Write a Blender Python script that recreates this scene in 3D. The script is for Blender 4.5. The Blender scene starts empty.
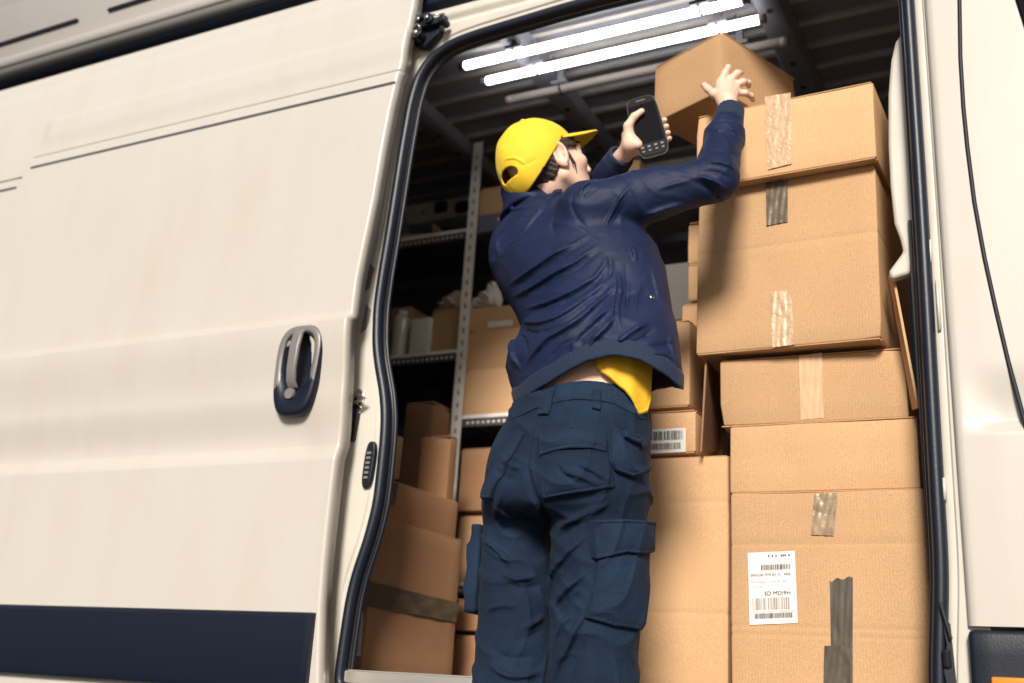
SUN_AZ, SUN_EL = -17, 28
import bpy, bmesh, math, random
import numpy as np
from mathutils import Vector, Matrix

random.seed(7)
rng = np.random.default_rng(7)
scene = bpy.context.scene
COL = scene.collection

# ------------------------------------------------------------------ camera
F = 1076.0
def _n(v):
    v = np.array(v, float); return v/np.linalg.norm(v)
AX = _n([2152, 219, 1076]); AZ = _n([208, 3240, -1076]); AY = np.cross(AZ, AX)
R = np.array([AX, AY, AZ])            # camera axes -> world
CAM = np.array([0.0, -2.3, 0.42])
RIGHT, UP, FWD = R @ [1, 0, 0], R @ [0, 1, 0], R @ [0, 0, -1]
def ray(px, py):
    return R @ np.array([(px-512)/F, (341.5-py)/F, -1.0])
def P(px, py, y):                      # point of the photograph on the plane Y = y
    d = ray(px, py); return CAM + d*(y-CAM[1])/d[1]
def PZ(px, py, z):
    d = ray(px, py); return CAM + d*(z-CAM[2])/d[2]
cd = bpy.data.cameras.new('camera'); co = bpy.data.objects.new('camera', cd); COL.objects.link(co)
cd.sensor_width = 36.0; cd.lens = F*36.0/1024; cd.clip_end = 3000; cd.clip_start = .05
co.matrix_world = Matrix([[*R[0], CAM[0]], [*R[1], CAM[1]], [*R[2], CAM[2]], [0, 0, 0, 1]])
cd.dof.use_dof = True; cd.dof.focus_distance = 2.33; cd.dof.aperture_fstop = 2.4
scene.camera = co

# ------------------------------------------------------------------ light
az, el = math.radians(SUN_AZ), math.radians(SUN_EL)     # azimuth of the sun measured from -Y towards -X
sdir = Vector((-math.sin(az)*math.cos(el), -math.cos(az)*math.cos(el), math.sin(el)))
sl = bpy.data.lights.new('sun', 'SUN'); sl.energy = 5.0; sl.angle = math.radians(15); sl.color = (1.0, .925, .83)
so = bpy.data.objects.new('sun', sl); COL.objects.link(so)
so.rotation_euler = sdir.to_track_quat('Z', 'Y').to_euler(); so.location = (0, -6, 8)
w = bpy.data.worlds.new('World'); scene.world = w; w.use_nodes = True
nt = w.node_tree; bg = nt.nodes['Background']
sk = nt.nodes.new('ShaderNodeTexSky'); sk.sky_type = 'NISHITA'; sk.sun_disc = False
sk.sun_elevation = el; sk.sun_rotation = math.atan2(sdir.x, sdir.y); sk.air_density = 1.0; sk.dust_density = 2.0
nt.links.new(sk.outputs[0], bg.inputs[0]); bg.inputs[1].default_value = .055
scene.view_settings.view_transform = 'Standard'; scene.view_settings.look = 'None'
scene.view_settings.exposure = 0; scene.view_settings.gamma = 1

# ------------------------------------------------------------------ materials
def mat(name, base, rough=.5, metal=0, var=.0, vscale=8, bump=0, bscale=60, coat=0, sheen=0, emis=None, spec=.5,
        stretch=(1, 1, 1), hue=0, sss=0, fn=None, objrand=0, speck=0):
    m = bpy.data.materials.new(name); m.use_nodes = True
    t = m.node_tree; N = t.nodes; L = t.links; b = N['Principled BSDF']
    b.inputs['Roughness'].default_value = rough; b.inputs['Metallic'].default_value = metal
    b.inputs['Coat Weight'].default_value = coat; b.inputs['Coat Roughness'].default_value = .08
    b.inputs['Sheen Weight'].default_value = sheen; b.inputs['Specular IOR Level'].default_value = spec
    if sheen: b.inputs['Sheen Roughness'].default_value = .4
    if sss:
        b.inputs['Subsurface Weight'].default_value = sss; b.inputs['Subsurface Radius'].default_value = (.012, .005, .003)
        b.inputs['Subsurface Scale'].default_value = 1
    tc = N.new('ShaderNodeTexCoord'); mp = N.new('ShaderNodeMapping'); L.new(tc.outputs['Object'], mp.inputs[0])
    mp.inputs['Scale'].default_value = stretch
    col = None
    rgb = N.new('ShaderNodeRGB'); rgb.outputs[0].default_value = (*base, 1); col = rgb.outputs[0]
    if var:
        n = N.new('ShaderNodeTexNoise'); n.inputs['Scale'].default_value = vscale; n.inputs['Detail'].default_value = 6
        L.new(mp.outputs[0], n.inputs[0])
        mr = N.new('ShaderNodeMapRange'); mr.inputs[1].default_value = .3; mr.inputs[2].default_value = .7
        mr.inputs[3].default_value = 1-var; mr.inputs[4].default_value = 1+var; L.new(n.outputs[0], mr.inputs[0])
        mx = N.new('ShaderNodeVectorMath'); mx.operation = 'SCALE'; L.new(col, mx.inputs[0]); L.new(mr.outputs[0], mx.inputs['Scale'])
        col = mx.outputs[0]
    if objrand:
        oi = N.new('ShaderNodeObjectInfo'); mr = N.new('ShaderNodeMapRange')
        mr.inputs[3].default_value = 1-objrand; mr.inputs[4].default_value = 1+objrand; L.new(oi.outputs['Random'], mr.inputs[0])
        mx = N.new('ShaderNodeVectorMath'); mx.operation = 'SCALE'; L.new(col, mx.inputs[0]); L.new(mr.outputs[0], mx.inputs['Scale'])
        col = mx.outputs[0]
    if speck:
        n = N.new('ShaderNodeTexNoise'); n.inputs['Scale'].default_value = 420; n.inputs['Detail'].default_value = 3
        L.new(tc.outputs['Object'], n.inputs[0])
        mr = N.new('ShaderNodeMapRange'); mr.inputs[1].default_value = .35; mr.inputs[2].default_value = .65
        mr.inputs[3].default_value = 1-speck; mr.inputs[4].default_value = 1+speck; L.new(n.outputs[0], mr.inputs[0])
        mx = N.new('ShaderNodeVectorMath'); mx.operation = 'SCALE'; L.new(col, mx.inputs[0]); L.new(mr.outputs[0], mx.inputs['Scale'])
        col = mx.outputs[0]
    L.new(col, b.inputs['Base Color'])
    if bump:
        n = N.new('ShaderNodeTexNoise'); n.inputs['Scale'].default_value = bscale; n.inputs['Detail'].default_value = 5
        L.new(mp.outputs[0], n.inputs[0])
        bp = N.new('ShaderNodeBump'); bp.inputs['Strength'].default_value = bump; bp.inputs['Distance'].default_value = .004
        L.new(n.outputs[0], bp.inputs['Height']); L.new(bp.outputs[0], b.inputs['Normal'])
    if emis:
        b.inputs['Emission Color'].default_value = (*emis[0], 1); b.inputs['Emission Strength'].default_value = emis[1]
    if fn: fn(t, b, tc, mp, col)
    return m

def grime(t, b, tc, mp, col):                       # faint dust streaks on the paint
    N, L = t.nodes, t.links
    n = N.new('ShaderNodeTexNoise'); n.inputs['Scale'].default_value = 2.2; n.inputs['Detail'].default_value = 7; n.inputs['Roughness'].default_value = .7
    m2 = N.new('ShaderNodeMapping'); m2.inputs['Scale'].default_value = (2.2, 1, .7); L.new(tc.outputs['Object'], m2.inputs[0]); L.new(m2.outputs[0], n.inputs[0])
    r = N.new('ShaderNodeMapRange'); r.inputs[1].default_value = .45; r.inputs[2].default_value = .8; r.inputs[3].default_value = 0; r.inputs[4].default_value = .22
    L.new(n.outputs[0], r.inputs[0])
    sx = N.new('ShaderNodeSeparateXYZ'); L.new(tc.outputs['Object'], sx.inputs[0])
    g = N.new('ShaderNodeMapRange'); g.inputs[1].default_value = 1.0; g.inputs[2].default_value = .4; g.inputs[3].default_value = .0; g.inputs[4].default_value = .18
    L.new(sx.outputs[2], g.inputs[0])
    ad = N.new('ShaderNodeMath'); ad.operation = 'ADD'; L.new(r.outputs[0], ad.inputs[0]); L.new(g.outputs[0], ad.inputs[1])
    mx = N.new('ShaderNodeMixRGB'); mx.inputs[2].default_value = (.42, .35, .26, 1); L.new(col, mx.inputs[1]); L.new(ad.outputs[0], mx.inputs[0])
    L.new(mx.outputs[0], b.inputs['Base Color'])
    r2 = N.new('ShaderNodeMapRange'); r2.inputs[3].default_value = .26; r2.inputs[4].default_value = .5; L.new(n.outputs[0], r2.inputs[0])
    L.new(r2.outputs[0], b.inputs['Roughness'])

def corrug(t, b, tc, mp, col):                      # the faint flutes of corrugated board, scuffs
    N, L = t.nodes, t.links
    wv = N.new('ShaderNodeTexWave'); wv.bands_direction = 'X'; wv.inputs['Scale'].default_value = 45; wv.inputs['Distortion'].default_value = .6
    L.new(tc.outputs['Object'], wv.inputs[0])
    n = N.new('ShaderNodeTexNoise'); n.inputs['Scale'].default_value = 5; n.inputs['Detail'].default_value = 8; L.new(tc.outputs['Object'], n.inputs[0])
    a = N.new('ShaderNodeMath'); a.operation = 'MULTIPLY_ADD'; a.inputs[1].default_value = .10; L.new(wv.outputs[1], a.inputs[0]); L.new(n.outputs[0], a.inputs[2])
    bp = N.new('ShaderNodeBump'); bp.inputs['Strength'].default_value = .35; bp.inputs['Distance'].default_value = .006
    L.new(a.outputs[0], bp.inputs['Height']); L.new(bp.outputs[0], b.inputs['Normal'])
    n3 = N.new('ShaderNodeTexNoise'); n3.inputs['Scale'].default_value = 14; n3.inputs['Detail'].default_value = 9; n3.inputs['Roughness'].default_value = .75
    m3 = N.new('ShaderNodeMapping'); m3.inputs['Scale'].default_value = (1, 1, 5); L.new(tc.outputs['Object'], m3.inputs[0]); L.new(m3.outputs[0], n3.inputs[0])
    r = N.new('ShaderNodeMapRange'); r.inputs[1].default_value = .60; r.inputs[2].default_value = .78; r.inputs[4].default_value = .22; L.new(n3.outputs[0], r.inputs[0])
    mx = N.new('ShaderNodeMixRGB'); mx.inputs[2].default_value = (.62, .45, .30, 1); L.new(col, mx.inputs[1]); L.new(r.outputs[0], mx.inputs[0])
    L.new(mx.outputs[0], b.inputs['Base Color'])

def crease_bump(t, b, tc, scale, dist, stretch, rot, strength=1.0):
    N, L = t.nodes, t.links
    m2 = N.new('ShaderNodeMapping'); m2.inputs['Scale'].default_value = stretch; m2.inputs['Rotation'].default_value = rot; L.new(tc.outputs['Object'], m2.inputs[0])
    n = N.new('ShaderNodeTexNoise'); n.noise_type = 'RIDGED_MULTIFRACTAL'; n.inputs['Scale'].default_value = scale; n.inputs['Detail'].default_value = 2.2
    n.inputs['Distortion'].default_value = .6; n.inputs['Roughness'].default_value = .45; L.new(m2.outputs[0], n.inputs[0])
    mr = N.new('ShaderNodeMapRange'); mr.inputs[1].default_value = .2; mr.inputs[2].default_value = 1.6; mr.interpolation_type = 'SMOOTHSTEP'; L.new(n.outputs[0], mr.inputs[0])
    bp = N.new('ShaderNodeBump'); bp.inputs['Strength'].default_value = strength; bp.inputs['Distance'].default_value = dist
    L.new(mr.outputs[0], bp.inputs['Height'])
    prev = b.inputs['Normal'].links[0].from_socket if b.inputs['Normal'].is_linked else None
    if prev is not None: L.new(prev, bp.inputs['Normal'])
    L.new(bp.outputs[0], b.inputs['Normal'])
def nylon(t, b, tc, mp, col): crease_bump(t, b, tc, 7.5, .011, (1.0, 1.0, 2.2), (0, math.radians(-32), 0))
def weave(t, b, tc, mp, col):                       # ripstop-like cloth grain
    N, L = t.nodes, t.links
    w1 = N.new('ShaderNodeTexWave'); w1.bands_direction = 'Z'; w1.inputs['Scale'].default_value = 160; w1.inputs['Distortion'].default_value = 1.5
    w2 = N.new('ShaderNodeTexWave'); w2.bands_direction = 'X'; w2.inputs['Scale'].default_value = 160; w2.inputs['Distortion'].default_value = 1.5
    n = N.new('ShaderNodeTexNoise'); n.inputs['Scale'].default_value = 24; n.inputs['Detail'].default_value = 5
    for q in (w1, w2, n): L.new(tc.outputs['Object'], q.inputs[0])
    a = N.new('ShaderNodeMath'); a.operation = 'ADD'; L.new(w1.outputs[1], a.inputs[0]); L.new(w2.outputs[1], a.inputs[1])
    a2 = N.new('ShaderNodeMath'); a2.operation = 'MULTIPLY_ADD'; a2.inputs[1].default_value = .06; L.new(a.outputs[0], a2.inputs[0]); L.new(n.outputs[0], a2.inputs[2])
    bp = N.new('ShaderNodeBump'); bp.inputs['Strength'].default_value = .8; bp.inputs['Distance'].default_value = .006
    L.new(a2.outputs[0], bp.inputs['Height']); L.new(bp.outputs[0], b.inputs['Normal'])
    crease_bump(t, b, tc, 8.5, .020, (1, 1, 1.7), (0, math.radians(-25), 0))

M = {}
M['paint'] = mat('cream_white_paint', (.575, .55, .515), .24, coat=.3, fn=grime)
M['jamb'] = mat('pillar_paint', (.60, .57, .505), .34, coat=.2, var=.06, vscale=7, bump=.05, bscale=9)
M['trim'] = mat('navy_plastic', (.005, .009, .020), .42, bump=.12, bscale=300, spec=.4)
M['rubber'] = mat('rubber', (.006, .011, .024), .42, bump=.08, bscale=120)
M['dark'] = mat('dark_gap', (.006, .008, .016), .6)
M['chrome'] = mat('worn_metal', (.55, .52, .48), .3, metal=1, bump=.1, bscale=90)
M['handle_grey'] = mat('handle_grey_plastic', (.19, .18, .175), .34, bump=.08, bscale=200)
M['inner_grey'] = mat('ceiling_metal', (.17, .17, .205), .5, var=.15, vscale=6, bump=.12, bscale=14)
M['inner_rib'] = mat('rib_metal', (.38, .355, .345), .45, var=.2, vscale=10)
M['inner_wall'] = mat('inner_wall_paint', (.72, .69, .62), .5, var=.1, vscale=5)
M['floor'] = mat('load_floor', (.10, .09, .085), .6, var=.25, vscale=12, bump=.2, bscale=60)
M['galv'] = mat('galvanised_steel', (.85, .82, .76), .45, metal=0, var=.12, vscale=12, bump=.08, bscale=60)
M['sill'] = mat('aluminium_sill', (.62, .58, .52), .35, metal=.7, var=.15, vscale=14, bump=.15, bscale=80, stretch=(.2, 1, 1))
M['tube'] = mat('lit_tube', (.9, .9, .85), .3, emis=((1, .985, .92), 9.0))
M['tube_off'] = mat('unlit_tube', (.36, .32, .31), .4)
M['card'] = mat('cardboard', (.56, .345, .185), .78, var=.06, vscale=3, objrand=.17, speck=.12, fn=corrug, spec=.25)
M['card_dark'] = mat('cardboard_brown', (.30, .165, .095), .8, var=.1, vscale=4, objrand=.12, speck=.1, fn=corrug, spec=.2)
M['card_edge'] = mat('cardboard_edge', (.55, .33, .17), .85, bump=.8, bscale=400)
M['tape_clear'] = mat('clear_tape', (.57, .385, .235), .36, var=.12, vscale=55, bump=.9, bscale=75, coat=.2)
M['tape_pale'] = mat('pale_tape', (.60, .375, .205), .5, var=.05, vscale=16, bump=.3, bscale=30, coat=.2)
M['tape_clear2'] = mat('greyish_tape', (.30, .22, .14), .35, var=.3, vscale=24, bump=.7, bscale=50, coat=.15)
M['wire'] = mat('green_wire', (.01, .05, .035), .5)
M['tape_brown'] = mat('brown_tape', (.13, .098, .065), .36, var=.2, vscale=16, bump=.8, bscale=34, coat=.15, stretch=(.7, 1, 1.5))
M['tape_dark'] = mat('dark_tape', (.075, .06, .045), .4, var=.2, vscale=16, bump=.7, bscale=30, coat=.3, stretch=(1, 1, .5))
M['label'] = mat('label_paper', (.82, .80, .76), .5, var=.02, vscale=30)
M['ink'] = mat('label_ink', (.05, .035, .035), .6)
M['ink_soft'] = mat('label_ink_faint', (.32, .27, .25), .6)
M['paper'] = mat('white_paper', (.74, .70, .64), .6, bump=.3, bscale=12)
M['plastic_film'] = mat('plastic_film', (.62, .55, .47), .2, bump=.9, bscale=14, coat=.5)
M['orange'] = mat('amber_lens', (.85, .26, .03), .2, coat=.6)
M['asphalt'] = mat('asphalt', (.055, .053, .052), .85, var=.25, vscale=1.4, bump=.7, bscale=90, speck=.3)
M['paving'] = mat('pale_concrete', (.36, .33, .29), .85, var=.15, vscale=1.1, bump=.4, bscale=70, speck=.1)
M['navy_nylon'] = mat('navy_nylon', (.0088, .0170, .056), .60, spec=.26, sheen=.0, bump=.30, bscale=60, var=.18, vscale=9, speck=.12, fn=nylon)
M['rib_knit'] = mat('rib_knit', (.007, .020, .055), .85, sheen=.05, bump=.5, bscale=150, stretch=(1, 1, .15))
M['trouser'] = mat('navy_workwear', (.0085, .0205, .046), .8, sheen=.02, var=.30, vscale=7, speck=.22, fn=weave, spec=.2)
M['trouser_dk'] = mat('navy_workwear_panel', (.0108, .0245, .053), .8, sheen=.02, var=.28, vscale=9, speck=.22, fn=weave, spec=.2)
M['yellow'] = mat('yellow_cotton', (.90, .60, .028), .75, var=.05, vscale=20, bump=.22, bscale=50, sheen=.1)
M['shirt'] = mat('yellow_shirt', (.90, .52, .03), .75, var=.05, vscale=20, bump=.25, bscale=40)
M['skin'] = mat('skin', (.80, .54, .42), .52, var=.06, vscale=30, bump=.12, bscale=160, sss=.15)
M['hair'] = mat('dark_brown_hair', (.035, .021, .016), .42, bump=1.0, bscale=70, stretch=(5, 5, 1), var=.5, vscale=90)
M['black'] = mat('black_plastic', (.004, .004, .006), .45, spec=.10)
M['screen'] = mat('phone_screen', (.003, .003, .005), .5, coat=0, spec=.04)
M['rimgrey'] = mat('phone_rim_grey', (.03, .03, .035), .45)
M['keygrey'] = mat('key_grey', (.10, .10, .10), .4)
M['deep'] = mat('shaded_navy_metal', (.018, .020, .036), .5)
M['bead_shade'] = mat('painted_bead_shade', (.06, .06, .075), .6)
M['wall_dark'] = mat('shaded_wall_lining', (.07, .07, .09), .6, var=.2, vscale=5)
M['lip'] = mat('shelf_lip_metal', (.10, .10, .115), .45, metal=.3, var=.15, vscale=20)
M['boot'] = mat('boot_leather', (.02, .018, .017), .5, bump=.3, bscale=60)

# ------------------------------------------------------------------ object helpers
def tag(o, label=None, cat=None, group=None, kind=None):
    if label: o['label'] = label
    if cat: o['category'] = cat
    if group: o['group'] = group
    if kind: o['kind'] = kind
    return o
def empty(name, loc, label=None, cat=None, group=None):
    o = bpy.data.objects.new(name, None); COL.objects.link(o); o.location = Vector(loc); o.empty_display_size = .1
    return tag(o, label, cat, group)
# meshes are written in world coordinates; link_w shifts them so each origin is at its own centre
def link_w(name, verts, faces, m, parent=None, smooth=False, mats=None, origin=None):
    v = np.array(verts, float).reshape(-1, 3)
    c = (v.min(0)+v.max(0))/2 if origin is None else np.array(origin, float)
    me = bpy.data.meshes.new(name); me.from_pydata((v-c).tolist(), [], [list(map(int, f)) for f in faces])
    me.validate(); me.update()
    o = bpy.data.objects.new(name, me); COL.objects.link(o)
    for q in (m if isinstance(m, (list, tuple)) else [m]): me.materials.append(q)
    if mats is not None: me.polygons.foreach_set('material_index', mats)
    if smooth: me.shade_smooth()
    par_w = np.zeros(3); p = parent
    while p is not None: par_w += np.array(p.location); p = p.parent
    if parent is not None: o.parent = parent
    o.location = c-par_w
    return o
class MB:                                            # collects simple solids into one mesh
    def __init__(s): s.v = []; s.f = []; s.m = []
    def add(s, v, f, mi=0):
        k = len(s.v); s.v += [tuple(map(float, q)) for q in v]; s.f += [tuple(int(i)+k for i in q) for q in f]; s.m += [mi]*len(f)
    def box(s, a, b, mi=0, bev=0):
        (x0, y0, z0), (x1, y1, z1) = a, b
        if not bev:
            s.add([(x, y, z) for x in (x0, x1) for y in (y0, y1) for z in (z0, z1)],
                  [(0, 1, 3, 2), (4, 6, 7, 5), (0, 4, 5, 1), (2, 3, 7, 6), (0, 2, 6, 4), (1, 5, 7, 3)], mi)
        else:
            s.solid(rbox((x1-x0, y1-y0, z1-z0), bev), ((x0+x1)/2, (y0+y1)/2, (z0+z1)/2), None, mi)
    def solid(s, vf, loc=(0, 0, 0), rot=None, mi=0):
        v, f = vf; v = np.array(v, float)
        if rot is not None: v = v @ np.array(rot).T
        s.add(v+np.array(loc), f, mi)
    def tube(s, pts, r, n=12, mi=0, cap=True):
        pts = [np.array(p, float) for p in pts]; rr = r if isinstance(r, (list, tuple)) else [r]*len(pts)
        rings = []; up = None
        for i, p in enumerate(pts):
            t = pts[min(i+1, len(pts)-1)]-pts[max(i-1, 0)]; t = t/np.linalg.norm(t)
            if up is None: up = np.cross(t, [0, 0, 1.0] if abs(t[2]) < .9 else [1.0, 0, 0])
            up = up-t*np.dot(up, t); up /= np.linalg.norm(up); bb = np.cross(t, up)
            rings.append([p+rr[i]*(math.cos(a)*up+math.sin(a)*bb) for a in np.linspace(0, 2*math.pi, n, endpoint=False)])
        v = [q for rg in rings for q in rg]; f = []
        for i in range(len(pts)-1):
            for j in range(n): f.append((i*n+j, i*n+(j+1) % n, (i+1)*n+(j+1) % n, (i+1)*n+j))
        if cap: f.append(tuple(range(n-1, -1, -1))); f.append(tuple((len(pts)-1)*n+j for j in range(n)))
        s.add(v, f, mi)
    def prism(s, poly, y0, y1, mi=0):                # polygon in X,Z extruded along Y
        n = len(poly); v = [(x, y0, z) for x, z in poly]+[(x, y1, z) for x, z in poly]
        f = [tuple(range(n)), tuple(range(2*n-1, n-1, -1))]+[(i, i+n, (i+1) % n+n, (i+1) % n) for i in range(n)]
        s.add(v, f, mi)
    def extrude_x(s, prof, x0, x1, mi=0):            # open profile of (y,z) run along X
        xs = np.linspace(x0, x1, 2); n = len(prof)
        v = [(x, y, z) for x in xs for y, z in prof]
        s.add(v, [(i, i+1, n+i+1, n+i) for i in range(n-1)], mi)
    def build(s, name, m, parent=None, smooth=False, origin=None):
        o = link_w(name, s.v, s.f, m, parent, smooth, s.m, origin)
        return o
def recalc(o):
    bm = bmesh.new(); bm.from_mesh(o.data); bmesh.ops.recalc_face_normals(bm, faces=bm.faces); bm.to_mesh(o.data); bm.free()
def bevel(o, wd=.003, seg=2, angle=35):
    md = o.modifiers.new('bevel', 'BEVEL'); md.width = wd; md.segments = seg; md.limit_method = 'ANGLE'; md.angle_limit = math.radians(angle)
    return o
def autosmooth(o, deg=35):
    bm = bmesh.new(); bm.from_mesh(o.data)
    for f in bm.faces: f.smooth = True
    for e in bm.edges:
        if len(e.link_faces) == 2 and e.calc_face_angle(0) > math.radians(deg): e.smooth = False
    bm.to_mesh(o.data); bm.free()
def rbox(size, r, rows=None, step=.03, wob=0, seed=0):
    """rounded, finely gridded box centred on the origin; rows = z fractions with a pressed score line on the sides"""
    h = np.array(size)/2; r = min(r, *(h*.9))
    def cuts(L, extra=()):
        k = max(2, int(L/step)); base = list(np.linspace(-L/2+r, L/2-r, k))
        base += [-L/2, -L/2+r*.3, L/2-r*.3, L/2]
        for e in extra: base += [e-.006, e-.002, e+.002, e+.006]
        return sorted(set(round(b, 6) for b in base))
    ext = [size[2]*(q-.5) for q in (rows or [])]
    cx, cy, cz = cuts(size[0]), cuts(size[1]), cuts(size[2], ext)
    idx = {}; V = []; Fc = []
    def vid(p):
        k = (round(p[0], 5), round(p[1], 5), round(p[2], 5))
        if k not in idx: idx[k] = len(V); V.append(k)
        return idx[k]
    def face(ca, cb, fn, flip):
        for i in range(len(ca)-1):
            for j in range(len(cb)-1):
                q = [vid(fn(ca[i], cb[j])), vid(fn(ca[i+1], cb[j])), vid(fn(ca[i+1], cb[j+1])), vid(fn(ca[i], cb[j+1]))]
                Fc.append(q[::-1] if flip else q)
    face(cx, cz, lambda a, b: (a, -h[1], b), False); face(cx, cz, lambda a, b: (a, h[1], b), True)
    face(cy, cz, lambda a, b: (-h[0], a, b), True); face(cy, cz, lambda a, b: (h[0], a, b), False)
    face(cx, cy, lambda a, b: (a, b, -h[2]), True); face(cx, cy, lambda a, b: (a, b, h[2]), False)
    V = np.array(V)
    q = np.clip(V, -(h-r), h-r); d = V-q; L = np.linalg.norm(d, axis=1); L[L == 0] = 1
    out = q+d/L[:, None]*r
    nrm = d/L[:, None]
    if ext:
        side = (np.abs(nrm[:, 2]) < .3)
        for e in ext:
            g = np.exp(-((V[:, 2]-e)/.003)**2)*.0016
            out -= nrm*(g*side)[:, None]
    if wob:
        rs = np.random.default_rng(seed); ph = rs.uniform(0, 6.28, 9)
        s = (np.sin(V[:, 0]*9+ph[0])*np.cos(V[:, 2]*8+ph[1])+np.sin(V[:, 1]*10+ph[2]+V[:, 2]*5)+.5*np.sin(V[:, 0]*23+V[:, 2]*19+ph[3]))/2.5
        out += nrm*(s*wob)[:, None]
        for _ in range(4):                            # knocked corners
            c_ = h*rs.choice([-1, 1], 3); dd = np.linalg.norm(V-c_, axis=1); out -= (c_/np.linalg.norm(c_))*(rs.uniform(.002, .007)*np.exp(-(dd/.028)**2))[:, None]
    return out, Fc
def rotz(a):
    c, s = math.cos(a), math.sin(a); return np.array([[c, -s, 0], [s, c, 0], [0, 0, 1]])
# ================================================================== GROUND
m = MB(); m.add([(-600, -600, 0), (600, -600, 0), (600, 600, 0), (-600, 600, 0)], [(0, 1, 2, 3)])
tag(m.build('ground', M['asphalt']), kind='structure')
m = MB(); m.add([(-14, -9, .004), (14, -9, .004), (14, -3.4, .004), (-14, -3.4, .004)], [(0, 1, 2, 3)])
tag(m.build('pavement', M['paving']), kind='structure')

# ================================================================== THE VAN
van = empty('delivery_van', (-1.2, .8, 0), 'cream white delivery van with its sliding door pushed open and boxes inside', 'van')

# --- sliding door: one fine sheet with pressed creases and window beads
def sstep(a, b, x): 
    t = np.clip((x-a)/(b-a), 0, 1); return t*t*(3-2*t)
Hx, _, Hz = P(298, 372, -.10)
def door_y(x, z, pocket=True):
    y = -.10+.030*np.clip(z-1.25, 0, 3)**2*.55+.02*np.clip(.9-z, 0, 2)**2
    y = y-.022*sstep(1.374, 1.352, z)+.020*sstep(1.34, 1.16, z)            # shoulder crease
    y = y+(.024*sstep(1.16, 1.028, z)-.025*sstep(1.022, .972, z))*(.45+.55*sstep(-1.62, -1.80, x))            # lower feature groove
    w1 = sstep(-3.125, -3.118, x)*sstep(-1.50, -1.51, x)                   # long bead, front pressing
    w1b = sstep(-3.128, -3.122, x)
    y = y+w1b*(.004*np.exp(-((z-2.116)/.003)**2))
    w2 = sstep(-3.165, -3.172, x)
    y = y+w2*(.002*np.exp(-((z-2.047)/.003)**2))
    w3 = sstep(-3.10, -3.06, x)
    y = y-.006*sstep(2.262, 2.25, z)*w3*sstep(2.14, 2.2, z)
    y = y+.022*sstep(2.36, 2.475, z)**2
    y = y+.058*(np.hypot((x-Hx-.012-.03*(z-Hz))/.054, (z-Hz-.024)/.094) < 1)*(1 if pocket else 0)
    return y
ex = np.array([P(x, y, -.09)[[0, 2]] for x, y in ((412, 4), (409, 20), (402, 60), (396, 82), (390, 110), (383, 150), (375, 200), (366, 245), (359, 280), (354, 320), (351, 350), (347, 385), (344, 415), (340, 445), (335, 485), (330, 530), (326, 570), (323, 610), (320, 700), (319, 740))][::-1])
def edge_x(z): return np.interp(z, ex[:, 1], ex[:, 0])
xs = np.unique(np.concatenate([np.linspace(-3.95, -3.2, 24), np.linspace(-3.19, -3.10, 24), np.linspace(-3.09, -1.70, 60), np.linspace(Hx-.05, Hx+.07, 30), np.linspace(-1.69, -1.61, 26)]))
zs = np.unique(np.concatenate([np.linspace(.33, 2.478, 264), np.linspace(2.0, 2.13, 110), np.linspace(.97, 1.07, 40), np.linspace(1.33, 1.37, 20)]))
Xg, Zg = np.meshgrid(xs, zs)
Xw = Xg+(edge_x(Zg)+1.61)*sstep(-1.85, -1.61, Xg)
Yw = door_y(Xg, Zg)
rad = .007                                            # rolled front edge
Yw = Yw+rad*(sstep(-1.617, -1.610, Xg))**2
nz, nx = Xg.shape
v = np.stack([Xw, Yw, Zg], -1).reshape(-1, 3).tolist()
f = [(i*nx+j, i*nx+j+1, (i+1)*nx+j+1, (i+1)*nx+j) for i in range(nz-1) for j in range(nx-1)]
k = len(v)                                            # return face of the door edge
for i in range(nz): v.append((Xw[i, -1]+.001, Yw[i, -1]+.034, Zg[i, 0]))
f += [(i*nx+nx-1, k+i, k+i+1, (i+1)*nx+nx-1) for i in range(nz-1)]
k2 = len(v)
for i in range(nz): v.append((Xw[i, -1]-.5, Yw[i, -1]+.036, Zg[i, 0]))
f += [(k+i, k2+i, k2+i+1, k+i+1) for i in range(nz-1)]
k3 = len(v)                                           # top return
for j in range(nx): v.append((Xw[-1, j], Yw[-1, j]+.04, Zg[-1, j]+.002))
f += [((nz-1)*nx+j, (nz-1)*nx+j+1, k3+j+1, k3+j) for j in range(nx-1)]
door = link_w('sliding_door', v, f, M['paint'], van, True)
for x0, x1, z, hh in ((-3.122, float(edge_x(2.076))-.004, 2.077, .0042), (-3.6, -3.172, 2.009, .0042), (-3.6, -3.155, 2.046, .0026)):  # dark strips paint in the shade and reflection line of each pressed bead
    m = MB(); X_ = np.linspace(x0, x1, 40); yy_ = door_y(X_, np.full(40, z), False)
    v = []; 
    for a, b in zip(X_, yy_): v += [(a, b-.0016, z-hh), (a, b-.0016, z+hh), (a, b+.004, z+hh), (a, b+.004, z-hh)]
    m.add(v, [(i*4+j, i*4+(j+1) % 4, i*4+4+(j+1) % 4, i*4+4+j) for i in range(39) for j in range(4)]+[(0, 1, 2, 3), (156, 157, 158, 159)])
    o = m.build('bead_shade_strip', M['bead_shade'], door); recalc(o)
# its navy rubbing strip
m = MB()
prof = [(-.098, .592), (-.117, .588), (-.124, .578), (-.124, .418), (-.118, .403), (-.098, .400)]
m.add([(x, y, z) for x in (-3.95, -1.672, -1.662) for y, z in [(a+(.0 if x < -1.67 else .012 if a < -.1 else 0), b) for a, b in prof]],
      [(i+6*s, i+1+6*s, i+7+6*s, i+6+6*s) for s in (0, 1) for i in range(5)]+[(12, 13, 14, 15, 16, 17)])
o = m.build('lower_trim', M['trim'], door); recalc(o); autosmooth(o, 30)
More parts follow.
